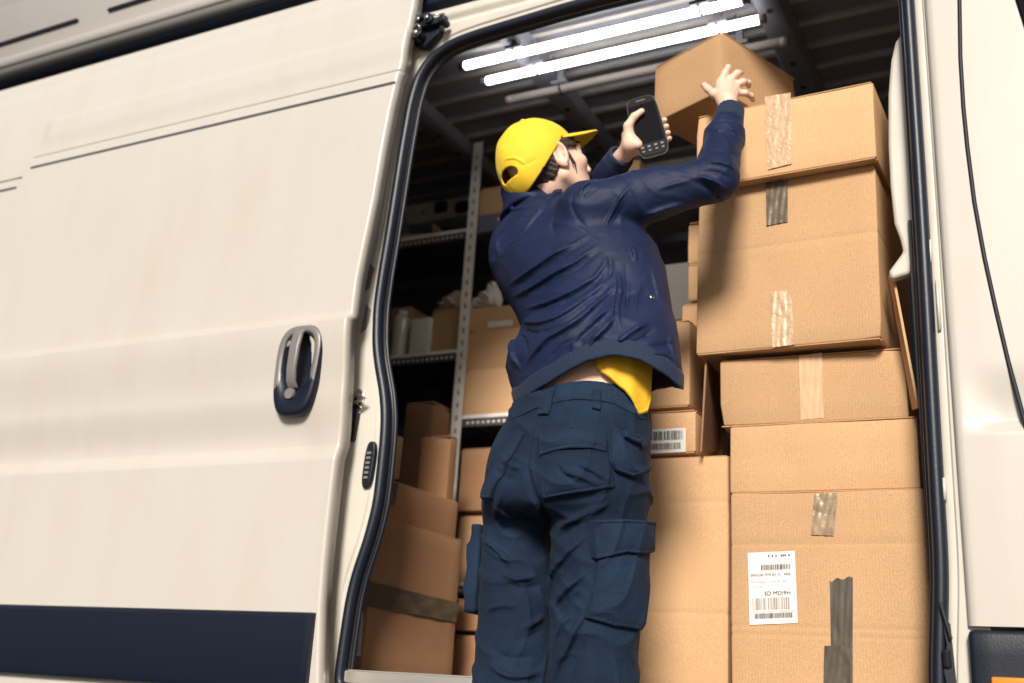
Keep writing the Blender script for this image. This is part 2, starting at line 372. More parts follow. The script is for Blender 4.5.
# handle: bezel with a cup, and an upright grip across it
hc = P(298, 372, -.10); Hx, Hz = hc[0], hc[2]
def superellipse(a, b, n=40, e=3.2, skew=0, taper=0):
    out = []
    for t in np.linspace(0, 2*math.pi, n, endpoint=False):
        c, s = math.cos(t), math.sin(t)
        x = a*abs(c)**(2/e)*(1 if c > 0 else -1); z = b*abs(s)**(2/e)*(1 if s > 0 else -1)
        out.append((x*(1+taper*z/b)+skew*z, z))
    return np.array(out)
y0 = door_y(np.array([Hx]), np.array([Hz]), False)[0]
rings = [(.073, .128, .004, 3.4), (.073, .128, -.008, 3.4), (.069, .123, -.016, 3.2), (.061, .115, -.018, 3.0), (.058, .100, -.017, 2.6)]
v = []; f = []; mi = []; n = 48
hk = .010
for a, b, dy, e in rings: v += [(Hx+x+hk, y0+dy, Hz+z) for x, z in superellipse(a, b, n, e, .03, .10)]
up = .034                                             # the cup sits in the upper two thirds
for a, b, dy in ((.052, .086, -.015), (.047, .080, .004), (.036, .066, .020), (.012, .03, .026)):
    v += [(Hx+x+hk+.001, y0+dy, Hz+z+up*.75) for x, z in superellipse(a, b, n, 2.5, .03, .05)]
nr = len(v)//n
for i in range(nr-1):
    for j in range(n):
        f.append((i*n+j, i*n+(j+1) % n, (i+1)*n+(j+1) % n, (i+1)*n+j))
        zc = v[i*n+j][2]
        mi.append(2 if i >= 6 else (1 if (i >= 2 and zc > Hz-.045) else 0) if i < 5 else (1 if i == 5 and False else 2))
f.append(tuple((nr-1)*n+j for j in range(n))); mi.append(2)
o = link_w('door_handle', v, f, [M['trim'], M['handle_grey'], M['trim']], door, True, mi)
recalc(o)
m = MB()
gp = []
for z, dy, wd in ((.112, -.018, .016), (.10, -.030, .017), (.06, -.036, .017), (0, -.036, .016), (-.035, -.030, .016), (-.052, -.016, .017)):
    gp.append((z, dy, wd))
v = []; f = []
for z, dy, wd in gp:
    sk_ = .03*z
    v += [(Hx+hk-.003+sk_-wd, y0+dy+.006, Hz+z), (Hx+hk-.003+sk_-wd*.75, y0+dy, Hz+z), (Hx+hk-.003+sk_+wd*.75, y0+dy, Hz+z), (Hx+hk-.003+sk_+wd, y0+dy+.006, Hz+z), (Hx+hk-.003+sk_+wd*.8, y0+dy+.014, Hz+z), (Hx+hk-.003+sk_-wd*.8, y0+dy+.014, Hz+z)]
for i in range(len(gp)-1):
    for j in range(6): f.append((i*6+j, i*6+(j+1) % 6, (i+1)*6+(j+1) % 6, (i+1)*6+j))
f += [tuple(range(6)), tuple((len(gp)-1)*6+j for j in range(6))]
o = link_w('handle_grip', v, f, M['handle_grey'], door, False); recalc(o); bevel(o, .002); autosmooth(o, 50)
m = MB(); m.tube([(Hx+hk-.008, y0-.012, Hz-.068), (Hx+hk-.008, y0-.022, Hz-.068)], [.0165, .0145], 24)
o = m.build('lock_cap', M['handle_grey'], door); recalc(o); autosmooth(o, 40)

# --- body side with the door opening
seal_px = [(340, 683), (346, 640), (352, 600), (358, 575), (370, 540), (379, 505), (383, 470), (386, 440), (387, 415), (385, 392), (380, 365), (378, 345), (379, 310),
           (384, 275), (390, 240), (397, 195), (404, 150), (412, 105), (420, 78), (434, 58), (455, 44), (480, 35), (520, 23), (560, 11), (600, 0)]
left = [P(x, y, .012)[[0, 2]] for x, y in seal_px]
zt = left[-1][1]
left[0][1] = .415; zb = .415
ZT = 2.262
top = [np.array([x, ZT-.004*(1 if x < -.5 else 1)]) for x in np.linspace(left[-1][0]+.08, -.42, 10)]
top = [np.array([q[0], zt+(ZT-zt)*min(1, (q[0]-left[-1][0])/.35)]) for q in top]
rc = .12; cxr = -.222
corner = [np.array([cxr-rc+rc*math.sin(a), ZT-rc+rc*math.cos(a)]) for a in np.linspace(0, math.pi/2, 8)]
xr = lambda z: cxr-.006*sstep(1.6, .6, z)-.030*sstep(.75, .45, z)*.6
right = [np.array([xr(z), z]) for z in np.linspace(2.1, .415, 26)]
bottom = [np.array([x, .415]) for x in np.linspace(-.30, left[0][0]+.06, 14)]
loop = np.array(left+top+corner+right+bottom)
d_ = np.r_[0, np.cumsum(np.linalg.norm(np.roll(loop, -1, 0)-loop, axis=1))]
NL = 360; cl = np.vstack([loop, loop[:1]]); tt = np.linspace(0, d_[-1], NL, endpoint=False)
loop = np.stack([np.interp(tt, d_, cl[:, 0]), np.interp(tt, d_, cl[:, 1])], 1)
for _ in range(3): loop = (np.roll(loop, 1, 0)+2*loop+np.roll(loop, -1, 0))/4
tg = np.roll(loop, -1, 0)-np.roll(loop, 1, 0); tg /= np.linalg.norm(tg, axis=1)[:, None]
nrm = np.stack([-tg[:, 1], tg[:, 0]], 1)
if np.mean(np.sum(nrm*(loop-loop.mean(0)), 1)) < 0: nrm = -nrm
RX0, RX1, RZ0, RZ1 = -4.0, -.150, .33, 2.30
c0 = np.array([-.9, 1.3]); dv = loop-c0
sc_ = np.minimum(np.where(dv[:, 0] > 0, (RX1-c0[0])/np.maximum(dv[:, 0], 1e-6), (RX0-c0[0])/np.minimum(dv[:, 0], -1e-6)),
                 np.where(dv[:, 1] > 0, (RZ1-c0[1])/np.maximum(dv[:, 1], 1e-6), (RZ0-c0[1])/np.minimum(dv[:, 1], -1e-6)))
outer = c0+dv*sc_[:, None]
rings = [(-.013, .034), (-.010, .030), (-.004, .016), (.006, .012), (.010, .006), (.018, .0035), (.026, .004), (.030, -.001), (.038, -.002)]
V = []
def offs(dist):
    q = loop+nrm*dist
    lim = np.linalg.norm(outer-loop, axis=1)
    return q
for dd, yy in rings: V += [(p[0], yy, p[1]) for p in offs(dd)]
V += [(p[0], -.002, p[1]) for p in outer]
nR = len(rings)+1; Fs = []
for i in range(nR-1):
    for j in range(NL): Fs.append((i*NL+j, (i+1)*NL+j, (i+1)*NL+(j+1) % NL, i*NL+(j+1) % NL))
o = link_w('body_side', V, Fs, M['jamb'], van, True); recalc(o); autosmooth(o, 40)
# rubber seal: a bulb and a lip round the opening
m = MB()
def loop_tube(dist, y, r, n=10, sq=1.0):
    q = offs(dist); V = []; 
    for j in range(NL):
        for a in np.linspace(0, 2*math.pi, n, endpoint=False):
            V.append((q[j, 0]+nrm[j, 0]*r*math.cos(a), y+r*sq*math.sin(a), q[j, 1]+nrm[j, 1]*r*math.cos(a)))
    m.add(V, [(j*n+i, j*n+(i+1) % n, ((j+1) % NL)*n+(i+1) % n, ((j+1) % NL)*n+i) for j in range(NL) for i in range(n)])
loop_tube(-.004, .004, .0150, 14, 1.2); loop_tube(-.021, .024, .006, 8)
o = m.build('door_seal', M['rubber'], van, True); recalc(o)

# header, rail channel and roof edge run along the whole van
def run(name, prof, x0, x1, mt, parent=van):
    m = MB(); m.extrude_x(prof, x0, x1); o = m.build(name, mt, parent); recalc(o); autosmooth(o, 25)
    o.modifiers.new('s', 'SOLIDIFY').thickness = .002
    return o
run('header_panel', [(-.001, 2.298), (-.001, 2.302), (.004, 2.305), (.004, 2.322), (-.006, 2.327), (-.006, 2.356), (.03, 2.358)], -4.0, .9, M['jamb'])
run('rail_channel', [(.03, 2.356), (.034, 2.386), (-.002, 2.389), (-.004, 2.408), (.026, 2.411), (.03, 2.452), (-.0, 2.454), (-.0, 2.468), (.035, 2.47), (.035, 2.566), (-.012, 2.569)], -4.0, .9, M['trim'])
run('upper_rail', [(-.012, 2.569), (-.030, 2.572), (-.036, 2.584), (-.030, 2.60), (-.018, 2.612), (-.012, 2.614)], -4.0, .9, M['handle_grey'])
run('roof_side', [(-.012, 2.614), (-.026, 2.62), (-.028, 2.655), (-.004, 2.662), (.0, 2.69), (.0, 2.735), (.006, 2.95), (.03, 3.02), (.12, 3.07), (.8, 3.10), (1.5, 3.07), (1.58, 3.0), (1.60, 2.9), (1.60, .35)], -4.0, .9, M['paint'])
m = MB()
for x0, x1 in ((-3.95, -3.16), (-3.0, .5)): m.box((x0, -.012, 2.742), (x1, .004, 2.754), 0, .002)
m.build('gutter_strip', M['trim'], van)
for x0, x1, z in ((-3.95, -3.58, 2.672), (-3.36, .5, 2.70)):
    pass
# roller bracket of the sliding door at the top corner
bp = P(424, 28, -.03)
m = MB(); bx, by, bz = bp
m.prism([(bx-.045, bz+.055), (bx-.02, bz+.045), (bx+.06, bz+.02), (bx+.05, bz-.03), (bx+.01, bz-.065), (bx-.03, bz-.05), (bx-.05, bz-.01)], by, by+.03)
m.box((bx-.02, by-.02, bz-.01), (bx+.085, by, bz+.012), 0, .004)
m.box((bx-.035, by-.03, bz+.015), (bx+.03, by-.002, bz+.03), 0, .003)
m.tube([(bx+.03, by-.03, bz+.008), (bx+.03, by+.01, bz+.008)], .016, 16)
m.tube([(bx-.005, by-.035, bz-.035), (bx-.005, by+.01, bz-.035)], .019, 16)
m.tube([(bx+.075, by-.03, bz-.004), (bx+.075, by+.01, bz-.004)], .011, 14)
o = m.build('roller_bracket', M['trim'], van); recalc(o); bevel(o, .002); autosmooth(o, 40)
m = MB()
for dx, dz, r in ((.03, .008, .007), (-.005, -.035, .009), (.0, .01, .006)): m.tube([(bx+dx, by-.038, bz+dz), (bx+dx, by-.03, bz+dz)], r, 12)
m.tube([(bx-.012, by-.036, bz-.02), (bx+.004, by-.040, bz-.012), (bx+.014, by-.036, bz-.03)], .003, 8)
m.tube([(bx+.01, by-.022, bz+.03), (bx+.04, by-.026, bz+.018), (bx+.08, by-.018, bz+.016)], .003, 8)
m.build('bracket_bolt', M['chrome'], van, True)
# pillar fittings
def on_pillar(px, py, y=-.004): return P(px, py, y)
for px, py, wd, h in ((397, 77, .012, .035), (401, 60, .014, .012)):
    p = on_pillar(px, py); m = MB(); m.box((p[0]-wd, p[1]-.008, p[2]-h), (p[0]+wd, p[1]+.004, p[2]+h), 0, .003); m.build('rubber_stop', M['dark'], van)
# louvre slots pressed in the upper pillar (grey-blue sunken strips)
for a, b, wd in (((366, 292), (371, 268), .010), ((363, 333), (367, 309), .009)):
    p, q = on_pillar(*a), on_pillar(*b); m = MB()
    m.prism([(p[0]-wd, p[2]), (p[0]+wd, p[2]+.012), (q[0]+wd, q[2]), (q[0]-wd*.6, q[2]+.016)], -.0035, .004)
    m.build('pressed_slot', M['handle_grey'], van)
# striker plate with its hoop
p = on_pillar(361, 402); m = MB()
m.tube([p+[-.006, .0, .022], p+[-.006, -.008, .022]], .013, 16); m.tube([p+[-.006, .0, -.022], p+[-.006, -.008, -.022]], .013, 16)
m.box(p+[-.018, -.004, -.028], p+[.010, .006, .028], 0, .003)
m.tube([p+[-.006, -.004, .010], p+[.0, -.028, .010], p+[.018, -.034, .007], p+[.034, -.030, .0], p+[.018, -.034, -.006], p+[.0, -.028, -.008], p+[-.006, -.004, -.010]], .0045, 10)
o = m.build('latch_striker', M['chrome'], van); recalc(o); autosmooth(o, 40)
p = on_pillar(357, 414); m = MB()
m.prism([(p[0]-.008, p[2]+.045), (p[0]+.010, p[2]+.05), (p[0]+.010, p[2]-.01), (p[0]+.004, p[2]-.075), (p[0]-.012, p[2]-.075), (p[0]-.014, p[2])], -.014, .002)
o = m.build('catch_cover', M['dark'], van); bevel(o, .002)
# electrical contact plate on the pillar
p = on_pillar(370, 465); m = MB()
pl = superellipse(.0155, .062, 32, 3, .05); m.prism([(p[0]+a, p[2]+b) for a, b in pl], -.013, .002)
o = m.build('contact_plate', M['trim'], van); recalc(o); bevel(o, .003); autosmooth(o, 50)
m = MB()
for dz in (-.035, -.022, -.009, .004, .017, .03): m.box((p[0]-.007+dz*.05, -.017, p[2]+dz-.004), (p[0]+.006+dz*.05, -.011, p[2]+dz+.003), 0, .001)
m.build('contact_pin', M['handle_grey'], van)

# --- right of the opening: the B pillar steps, front door and its shut line
gap = [(960, -30), (960, 0), (961, 60), (964, 110), (968, 150), (975, 205), (985, 260), (996, 310), (1009, 365), (1024, 420), (1036, 460)]
gp3 = [P(x, y, -.004) for x, y in gap]
m = MB(); m.tube([p+[0, -.0145+.0048*max(0, p[2]-1.25)**2, 0] for p in gp3], .0048, 8); m.build('shut_line', M['dark'], van, True)
gx = np.array([p[0] for p in gp3][::-1]); gz = np.array([p[2] for p in gp3][::-1])
# front panel sheet, fine enough for its soft creases; same crease heights as the door
FL = -.1885
xs = np.r_[np.linspace(FL, .2, 46), np.linspace(.23, .9, 12)]; zs = np.unique(np.r_[np.linspace(.605, 2.30, 150), np.linspace(.9, 1.10, 60)])
Xg, Zg = np.meshgrid(xs, zs)
Yw = -.018+.012*np.clip(Zg-1.25, 0, 3)**2*.4+(-.014*sstep(1.01, .975, Zg)+.013*sstep(1.13, 1.02, Zg)-.001)*sstep(FL+.01, FL+.09, Xg)+.008*sstep(FL+.010, FL, Xg)
nz, nx = Xg.shape; v = np.stack([Xg, Yw, Zg], -1).reshape(-1, 3).tolist()
f = [(i*nx+j, i*nx+j+1, (i+1)*nx+j+1, (i+1)*nx+j) for i in range(nz-1) for j in range(nx-1)]
k = len(v)
for i in range(nz): v.append((FL, .004, Zg[i, 0]))
f += [(i*nx, (i+1)*nx, k+i+1, k+i) for i in range(nz-1)]
link_w('front_panel', v, f, M['paint'], van, True)
m = MB(); m.box((-.190, -.030, .43), (.9, -.002, .598), 0, .012); o = m.build('lower_trim', M['trim'], van); autosmooth(o, 40)
m = MB(); m.box((-.200, -.012, .33), (.9, -.002, .428), 0, .004); m.build('rocker_panel', M['paint'], van)
p = P(1012, 681, -.034); m = MB(); m.box(p-[.035, .004, .012], p+[.05, .006, .006], 0, .004); o = m.build('side_marker_lamp', M['orange'], van); autosmooth(o, 40)
# small bright details on the right pillar
for (a, b, wd) in (((937, 280), (940, 330), .005), ((944, 478), (945, 500), .0055), ((930, 240), (931, 262), .004)):
    p, q = P(*a, -.002), P(*b, -.002); m = MB(); m.tube([p, q], wd*.7, 8); m.build('pillar_clip', M['jamb'], van, True)
# hinge bracket low on the right pillar
p = P(949, 640, -.004); m = MB()
m.prism([(p[0]-.012, p[2]+.055), (p[0]+.004, p[2]+.03), (p[0]+.008, p[2]-.08), (p[0]-.006, p[2]-.10), (p[0]-.012, p[2]-.06), (p[0]-.004, p[2]-.01)], -.016, .004)
m.tube([p+[-.004, -.02, -.02], p+[-.004, -.012, -.05]], .008, 10); m.tube([p+[-.010, -.018, .07], p+[-.002, -.02, .035], p+[.006, -.02, .0]], .0035, 8)
o = m.build('lower_hinge', M['dark'], van); recalc(o); bevel(o, .0015)
# cab window corner at the upper right
p = P(1014, -6, -.02); q = P(1030, 40, -.02)
m = MB(); m.prism([(p[0]-.002, p[2]+.08), (p[0], p[2]), (q[0]-.006, q[2]+.02), (q[0], q[2]), (.7, q[2]-.01), (.6, p[2]+.2)], -.024, -.012)
o = m.build('cab_window', M['screen'], van); recalc(o); bevel(o, .003)

# --- load space
FZ = .45; CZ = 2.60; YW = 1.56; XB = -.20; XR = -3.95
m = MB(); m.box((XR, .02, FZ-.05), (XB, YW, FZ)); m.build('load_floor', M['floor'], van)
m = MB()
m.box((-1.64, .0, FZ-.07), (XB-.02, .05, FZ+.012), 0, .004); m.box((-1.64, .05, FZ-.02), (XB-.02, .11, FZ+.004), 0, .002)
for q in range(5): m.box((-1.63, .012+q*.007, FZ+.012), (XB-.03, .0145+q*.007, FZ+.0145))
o = m.build('sill_plate', M['sill'], van); autosmooth(o, 40)
m = MB(); m.box((-1.72, -.0, .30), (XB+.02, .03, FZ-.075)); m.build('sill_side', M['jamb'], van)
# inner header behind the opening, inner skins
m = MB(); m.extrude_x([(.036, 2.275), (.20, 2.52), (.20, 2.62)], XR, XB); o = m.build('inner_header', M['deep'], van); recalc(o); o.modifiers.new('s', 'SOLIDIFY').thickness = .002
m = MB(); m.box((XR, .06, FZ), (-1.80, .09, 2.30)); m.build('inner_side_skin', M['inner_grey'], van)
m = MB(); m.box((XR, .115, 2.262), (XB, .118, 2.5)); 
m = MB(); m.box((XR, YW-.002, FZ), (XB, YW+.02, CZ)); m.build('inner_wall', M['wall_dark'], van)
m = MB(); m.box((XB, .10, FZ), (XB+.03, YW, CZ)); m.build('bulkhead', M['inner_wall'], van)
m = MB(); m.box((XR-.04, .0, .35), (XR, 1.6, 2.85)); m.build('rear_door', M['paint'], van)
m = MB(); m.box((.88, .0, .35), (.92, 1.6, 2.85)); m.build('cab_end', M['paint'], van)
# ceiling: sheet with long pressed ribs (profile run along X), then two cross beams
prof = []; y = .15
while y < YW-.1:
    prof += [(y, CZ), (y+.085, CZ), (y+.092, CZ-.010), (y+.108, CZ-.010), (y+.115, CZ)]; y += .135
prof += [(YW-.08, CZ), (YW-.02, CZ-.03), (YW-.012, CZ-.12), (YW-.05, CZ-.14), (YW-.05, CZ-.17), (YW, CZ-.175)]
m = MB(); m.extrude_x(prof, XR, XB); o = m.build('ceiling', M['inner_grey'], van); recalc(o); o.modifiers.new('s', 'SOLIDIFY').thickness = .002
m = MB(); y = .15
while y < YW-.1:
    m.box((XR, y+.090, CZ-.0135), (XB, y+.110, CZ-.011)); y += .135
m.build('ceiling_rib', M['inner_rib'], van)
for xb in (PZ(448, 140, 2.56)[0], PZ(575, 115, 2.56)[0], -.70):
    m = MB(); pr = [(-.055, CZ-.013), (-.038, CZ-.050), (-.030, CZ-.054), (.030, CZ-.054), (.038, CZ-.050), (.055, CZ-.013)]
    v = [(xb+a, yy, z) for yy in (.15, YW-.02) for a, z in pr]
    m.add(v, [(i, i+1, i+7, i+6) for i in range(5)]+[(0, 6, 11, 5)])
    for yy in np.arange(.3, 1.5, .16): m.tube([(xb, yy, CZ-.052), (xb, yy, CZ-.0555)], .011, 14, 1)
    o = m.build('ceiling_beam', [M['inner_grey'], M['dark']], van); recalc(o); autosmooth(o, 35)
# rail with two slots high on the far wall
p = P(440, 207, YW-.03); z0 = p[2]
m = MB(); 
m.box((XR, YW-.045, z0-.07), (XB, YW-.002, z0+.075), 0, .012); o = m.build('wall_rail', M['inner_wall'], van); autosmooth(o, 40)
for px in (441, 462, 424):
    p = P(px, 207, YW-.046); m = MB()
    if px > 430: m.prism([(p[0]+a, p[2]+b) for a, b in superellipse(.036, .030, 24, 4)], YW-.049, YW-.044)
    else: m.tube([(p[0], YW-.049, p[2]-.03), (p[0], YW-.045, p[2]-.03)], .006, 10)
    m.build('rail_slot', M['dark'], van)
# grab handle near the rear pillar
a, b = P(402, 212, 1.45), P(407, 245, 1.45)
m = MB(); m.tube([a+[-.03, 0, .02], a, a+[.02, -.03, -.03], b+[.02, -.03, .02], b, b+[-.03, 0, 0]], .014, 12); m.build('grab_handle', M['handle_grey'], van, True)
for yy in (1.50,):
    m = MB()
    for z in (FZ+.5, FZ+1.0): m.box((XR, YW-.03, z), (XB, YW-.002, z+.07), 0, .01)
    m.build('wall_batten', M['inner_grey'], van)
# pale liner panel just inside the front edge of the opening
ln = [(904, 38), (897, 48), (893, 66), (890, 100), (890, 150), (892, 190), (896, 228), (902, 244), (905, 256), (890, 276), (893, 284), (912, 278), (918, 260), (916, 150), (911, 60)]
lp = [P(x, y, .10)[[0, 2]] for x, y in ln]
m = MB(); m.prism([tuple(q) for q in lp], .07, .10); o = m.build('pillar_liner', M['jamb'], van); recalc(o); bevel(o, .008, 3); autosmooth(o, 50)
m = MB(); m.box((-.262, .06, FZ), (-.225, .10, 1.50)); m.box((-.25, .04, 1.50), (-.215, .10, 2.25)); m.build('inner_pillar', M['trim'], van)
# wheels under the body (below the frame of the photograph)
for wx in (-3.1, .35):
    for wy in (.12, 1.48):
        wh = empty('wheel', (0, 0, 0)); wh.parent = van; wh.location = Vector((wx, wy, .34))-van.location
        m = MB(); s = -1 if wy < .8 else 1
        pr = [(.20, -.10), (.30, -.11), (.335, -.08), (.34, 0), (.335, .08), (.30, .11), (.20, .10)]
        n = 40; v = [(wx+r*math.cos(a), wy+yy, .34+r*math.sin(a)) for a in np.linspace(0, 2*math.pi, n, endpoint=False) for r, yy in pr]
        m.add(v, [(i*7+j, i*7+(j+1) % 7, ((i+1) % n)*7+(j+1) % 7, ((i+1) % n)*7+j) for i in range(n) for j in range(7)])
        o = m.build('tyre', M['trim'], wh, True); recalc(o)
        m = MB(); m.tube([(wx, wy-.07, .34), (wx, wy+.07, .34)], .205, 32); 
        for a in np.linspace(0, 2*math.pi, 8, endpoint=False): m.tube([(wx+.12*math.cos(a), wy-.075, .34+.12*math.sin(a)), (wx+.12*math.cos(a), wy+.075, .34+.12*math.sin(a))], .02, 12)
        o = m.build('rim', M['galv'], wh); recalc(o); bevel(o, .008); autosmooth(o, 40)

# ================================================================== TUBES under the roof
def hang_tube(name, a, b, z, r, mt, label, cat):
    p, q = PZ(*a, z), PZ(*b, z); p[1] = q[1] = (p[1]+q[1])/2
    root = empty(name, (p+q)/2, label, cat)
    m = MB(); d = (q-p)/np.linalg.norm(q-p)
    m.tube([p, p+d*.006, q-d*.006, q], [r*.8, r, r, r*.8], 20); m.build('tube', mt, root, True)
    for e, s in ((p, -1), (q, 1)):
        m = MB(); m.tube([e-d*s*.004, e+d*s*.018], r*1.02, 18); m.build('end_cap', M['handle_grey'] if mt is not M['tube_off'] else M['tube_off'], root, True)
    for tpos in (.2, .86):
        c = p+(q-p)*tpos; m = MB()
        m.box(c+[-.012, -.012, r*.8], c+[.012, .012, CZ-.012-c[2]], 0, .003); m.box(c+[-.03, -.022, r*.9], c+[.03, .022, r*.9+.014], 0, .003)
        m.build('mounting_clip', M['inner_grey'], root)
        m = MB(); ring = [c+[.0+.012*math.sin(a*2)*0+.02*(a/6.28-.5), (r+.002)*math.cos(a), (r+.002)*math.sin(a)] for a in np.linspace(0, 6.28, 22)]
        m.tube(ring, .0036, 6); m.tube([c+[.01, r, r*.5], c+[.03, r+.03, r+.025], c+[.05, r+.02, r+.05]], .002, 6)
        m.build('cable_tie', M['wire'], root, True)
hang_tube('light_tube', (465, 67), (743, -1), 2.50, .0145, M['tube'], 'upper lit white tube strapped under the van ceiling, nearest the door header', 'light tube')
hang_tube('light_tube', (487, 82), (760, 18), 2.50, .0145, M['tube'], 'lower of the two lit white tubes under the van ceiling, above the yellow cap', 'light tube')
hang_tube('unlit_tube', (510, 98), (783, 44), 2.50, .0165, M['tube_off'], 'unlit dull beige tube strapped under the van ceiling below the lit ones', 'light tube')

# ================================================================== SHELF RACK
RY0, RY1 = 1.10, 1.50
rack = empty('shelf_rack', (-2.0, 1.3, FZ), 'galvanised steel shelf rack with slotted posts along the far wall', 'shelf rack')
def post(x, y):
    m = MB(); m.box((x-.022, y, FZ), (x+.022, y+.003, CZ-.02)); m.box((x-.022, y+.003, FZ), (x-.019, y+.035, CZ-.02))
    for z in np.arange(FZ+.05, CZ-.05, .05): m.box((x-.004, y-.0015, z), (x+.004, y-.0005, z+.02), 1)
    return m.build('post', [M['galv'], M['card_dark']], rack)
pt, pb = P(478, 140, RY0), P(447, 560, RY0); px_ = (pt[0]+pb[0])/2
post(px_, RY0-.004); post(px_, RY1)
post(-1.02, RY0-.004); post(-3.1, RY0-.004)
def shelf(x0, x1, z, name='shelf'):
    m = MB(); m.box((x0, RY0+.004, z-.004), (x1, RY1, z), 1); m.box((x0, RY0, z-.040), (x1, RY0+.003, z-.010), 1)
    m.box((x0, RY0-.004, z-.010), (x1, RY0+.003, z+.004), 0)
    for x in np.arange(x0+.02, x1-.02, .022): m.box((x, RY0-.0015, z-.030), (x+.009, RY0-.0005, z-.021), 0)
    return m.build(name, [M['galv'], M['lip']], rack)
zL1 = P(425, 236, RY0)[2]; zL2 = P(420, 354, RY0)[2]; zR2 = P(488, 415, RY0)[2]; zR1 = P(490, 214, RY0)[2]
shelf(-3.08, px_-.024, zL1); shelf(-3.08, px_-.024, zL2)
shelf(px_+.024, -1.04, zR2)
m = MB(); m.box((px_+.024, RY0, zR1-.075), (-1.04, RY0+.02, zR1+.0)); m.box((px_+.024, RY0+.02, zR1-.01), (-1.04, RY1, zR1))
m.tube([(px_+.12, RY0-.003, zR1-.03), (px_+.12, RY0, zR1-.03)], .006, 8, 1); m.build('drop_shelf', [M['inner_grey'], M['galv']], rack)
shelf(px_+.024, -1.04, .80); shelf(-3.08, px_-.024, .95)

# ================================================================== BOXES
BOXN = 0
def carton(tl, tr, bl, y, depth, label, mt='card', group=None, rows=(), roll=0, r=.004, yawd=None, h=None, bottom=None, flaps=True, name='cardboard_box', wob=.0022, w=None):
    """front face given by its top left and top right corner and its bottom edge; y is the depth of the left corner"""
    global BOXN; BOXN += 1
    A = P(*tl, y)
    if yawd is None:
        B = PZ(*tr, A[2]); 
        yaw = math.atan2(B[1]-A[1], B[0]-A[0]); W_ = float(np.linalg.norm((B-A)[:2]))
    else:
        yaw = math.radians(yawd); d = ray(*tr); nx_, ny_ = -math.sin(yaw), math.cos(yaw)
        t = (nx_*(A[0]-CAM[0])+ny_*(A[1]-CAM[1]))/(nx_*d[0]+ny_*d[1]); B = CAM+d*t; W_ = float(np.linalg.norm((B-A)[:2]))
    if w: W_ = w
    zb_ = bottom if bottom is not None else P(*bl, y)[2]
    H_ = A[2]-zb_ if h is None else h
    Rz = rotz(yaw); c = A+Rz @ np.array([W_/2, depth/2, 0]); c[2] = A[2]-H_/2
    root = empty(name, (c[0], c[1], c[2]-H_/2), label, 'box', group)
    root.rotation_euler = (0, 0, 0)
    rr = Rz
    if roll:
        a = math.radians(roll); rr = Rz @ np.array([[math.cos(a), 0, math.sin(a)], [0, 1, 0], [-math.sin(a), 0, math.cos(a)]])
    vf = rbox((W_, depth, H_), r, rows, .035, wob, BOXN)
    m = MB(); m.solid(vf, c, rr); o = m.build('carton_body', M[mt], root, True)
    # flap seam along the top edges and a slightly proud board edge
    if flaps:
        t = .0035
        for zz in (H_/2+.0015, -H_/2-.0015):
            for (ax_, ay_, bx_, by_) in ((-W_/2+.004, -depth/2+.001, W_/2-.004, -depth/2+.010), (W_/2-.010, -depth/2+.012, W_/2-.001, depth/2-.004)):
                if zz < 0 and mt != 'card': continue
                m = MB(); m.solid(rbox((bx_-ax_, by_-ay_, t), .0012, step=.1), c+rr @ np.array([(ax_+bx_)/2, (ay_+by_)/2, zz]), rr)
                m.build('flap_edge', M['card_edge'], root)
    root['_f'] = 0; del root['_f']
    return dict(root=root, c=c, R=rr, W=W_, D=depth, H=H_, y=y, A=A)
def on_face(b, px, py):                               # (u, v) on the front face of a box under a pixel
    d = ray(px, py); n_ = b['R'][:, 1]; p0 = b['c']-b['R'][:, 1]*b['D']/2
    t = np.dot(n_, p0-CAM)/np.dot(n_, d); q = CAM+d*t-p0
    return float(np.dot(q, b['R'][:, 0])), float(np.dot(q, b['R'][:, 2]))
def face_pt(b, u, v, off): return b['c']+b['R'] @ np.array([u, -b['D']/2-off, v])
def sheet(b, quad, name, mt, off=.0014, nu=14, nv=14, crinkle=.0006, ragged=0, parent=None, seed=1, wrap=0):
    q = [np.array(on_face(b, *p)) for p in quad]      # tl, tr, br, bl
    rs = np.random.default_rng(seed); V = []; 
    ph = rs.uniform(0, 6, 6); jag = rs.uniform(-1, 1, nu+1)
    for j in range(nv+1):
        for i in range(nu+1):
            s, t = i/nu, j/nv
            if ragged and j == 0: t += ragged*(.5+.35*math.sin(i*.9+seed)+.15*jag[i])
            uv = (q[0]*(1-s)+q[1]*s)*(1-t)+(q[3]*(1-s)+q[2]*s)*t
            V.append(face_pt(b, uv[0], uv[1], off+crinkle*(math.sin(s*7+ph[0]+t*3+1.5*math.sin(t*9+ph[2]))*math.sin(t*11+ph[1]+2*math.sin(s*5+ph[3]))+.5*math.sin(s*23+t*6+ph[4])+1.5)))
    if wrap:                                          # continues round the bottom or top edge
        for i in range(nu+1):
            s = i/nu; uv = q[3]*(1-s)+q[2]*s
            e = b['c']+b['R'] @ np.array([uv[0], -b['D']/2+wrap, math.copysign(b['H']/2+.002, uv[1])]); V.append(e)
        nv += 1
    Fc = [(j*(nu+1)+i, (j+1)*(nu+1)+i, (j+1)*(nu+1)+i+1, j*(nu+1)+i+1) for j in range(nv) for i in range(nu)]
    return link_w(name, V, Fc, M[mt], parent or b['root'], True)

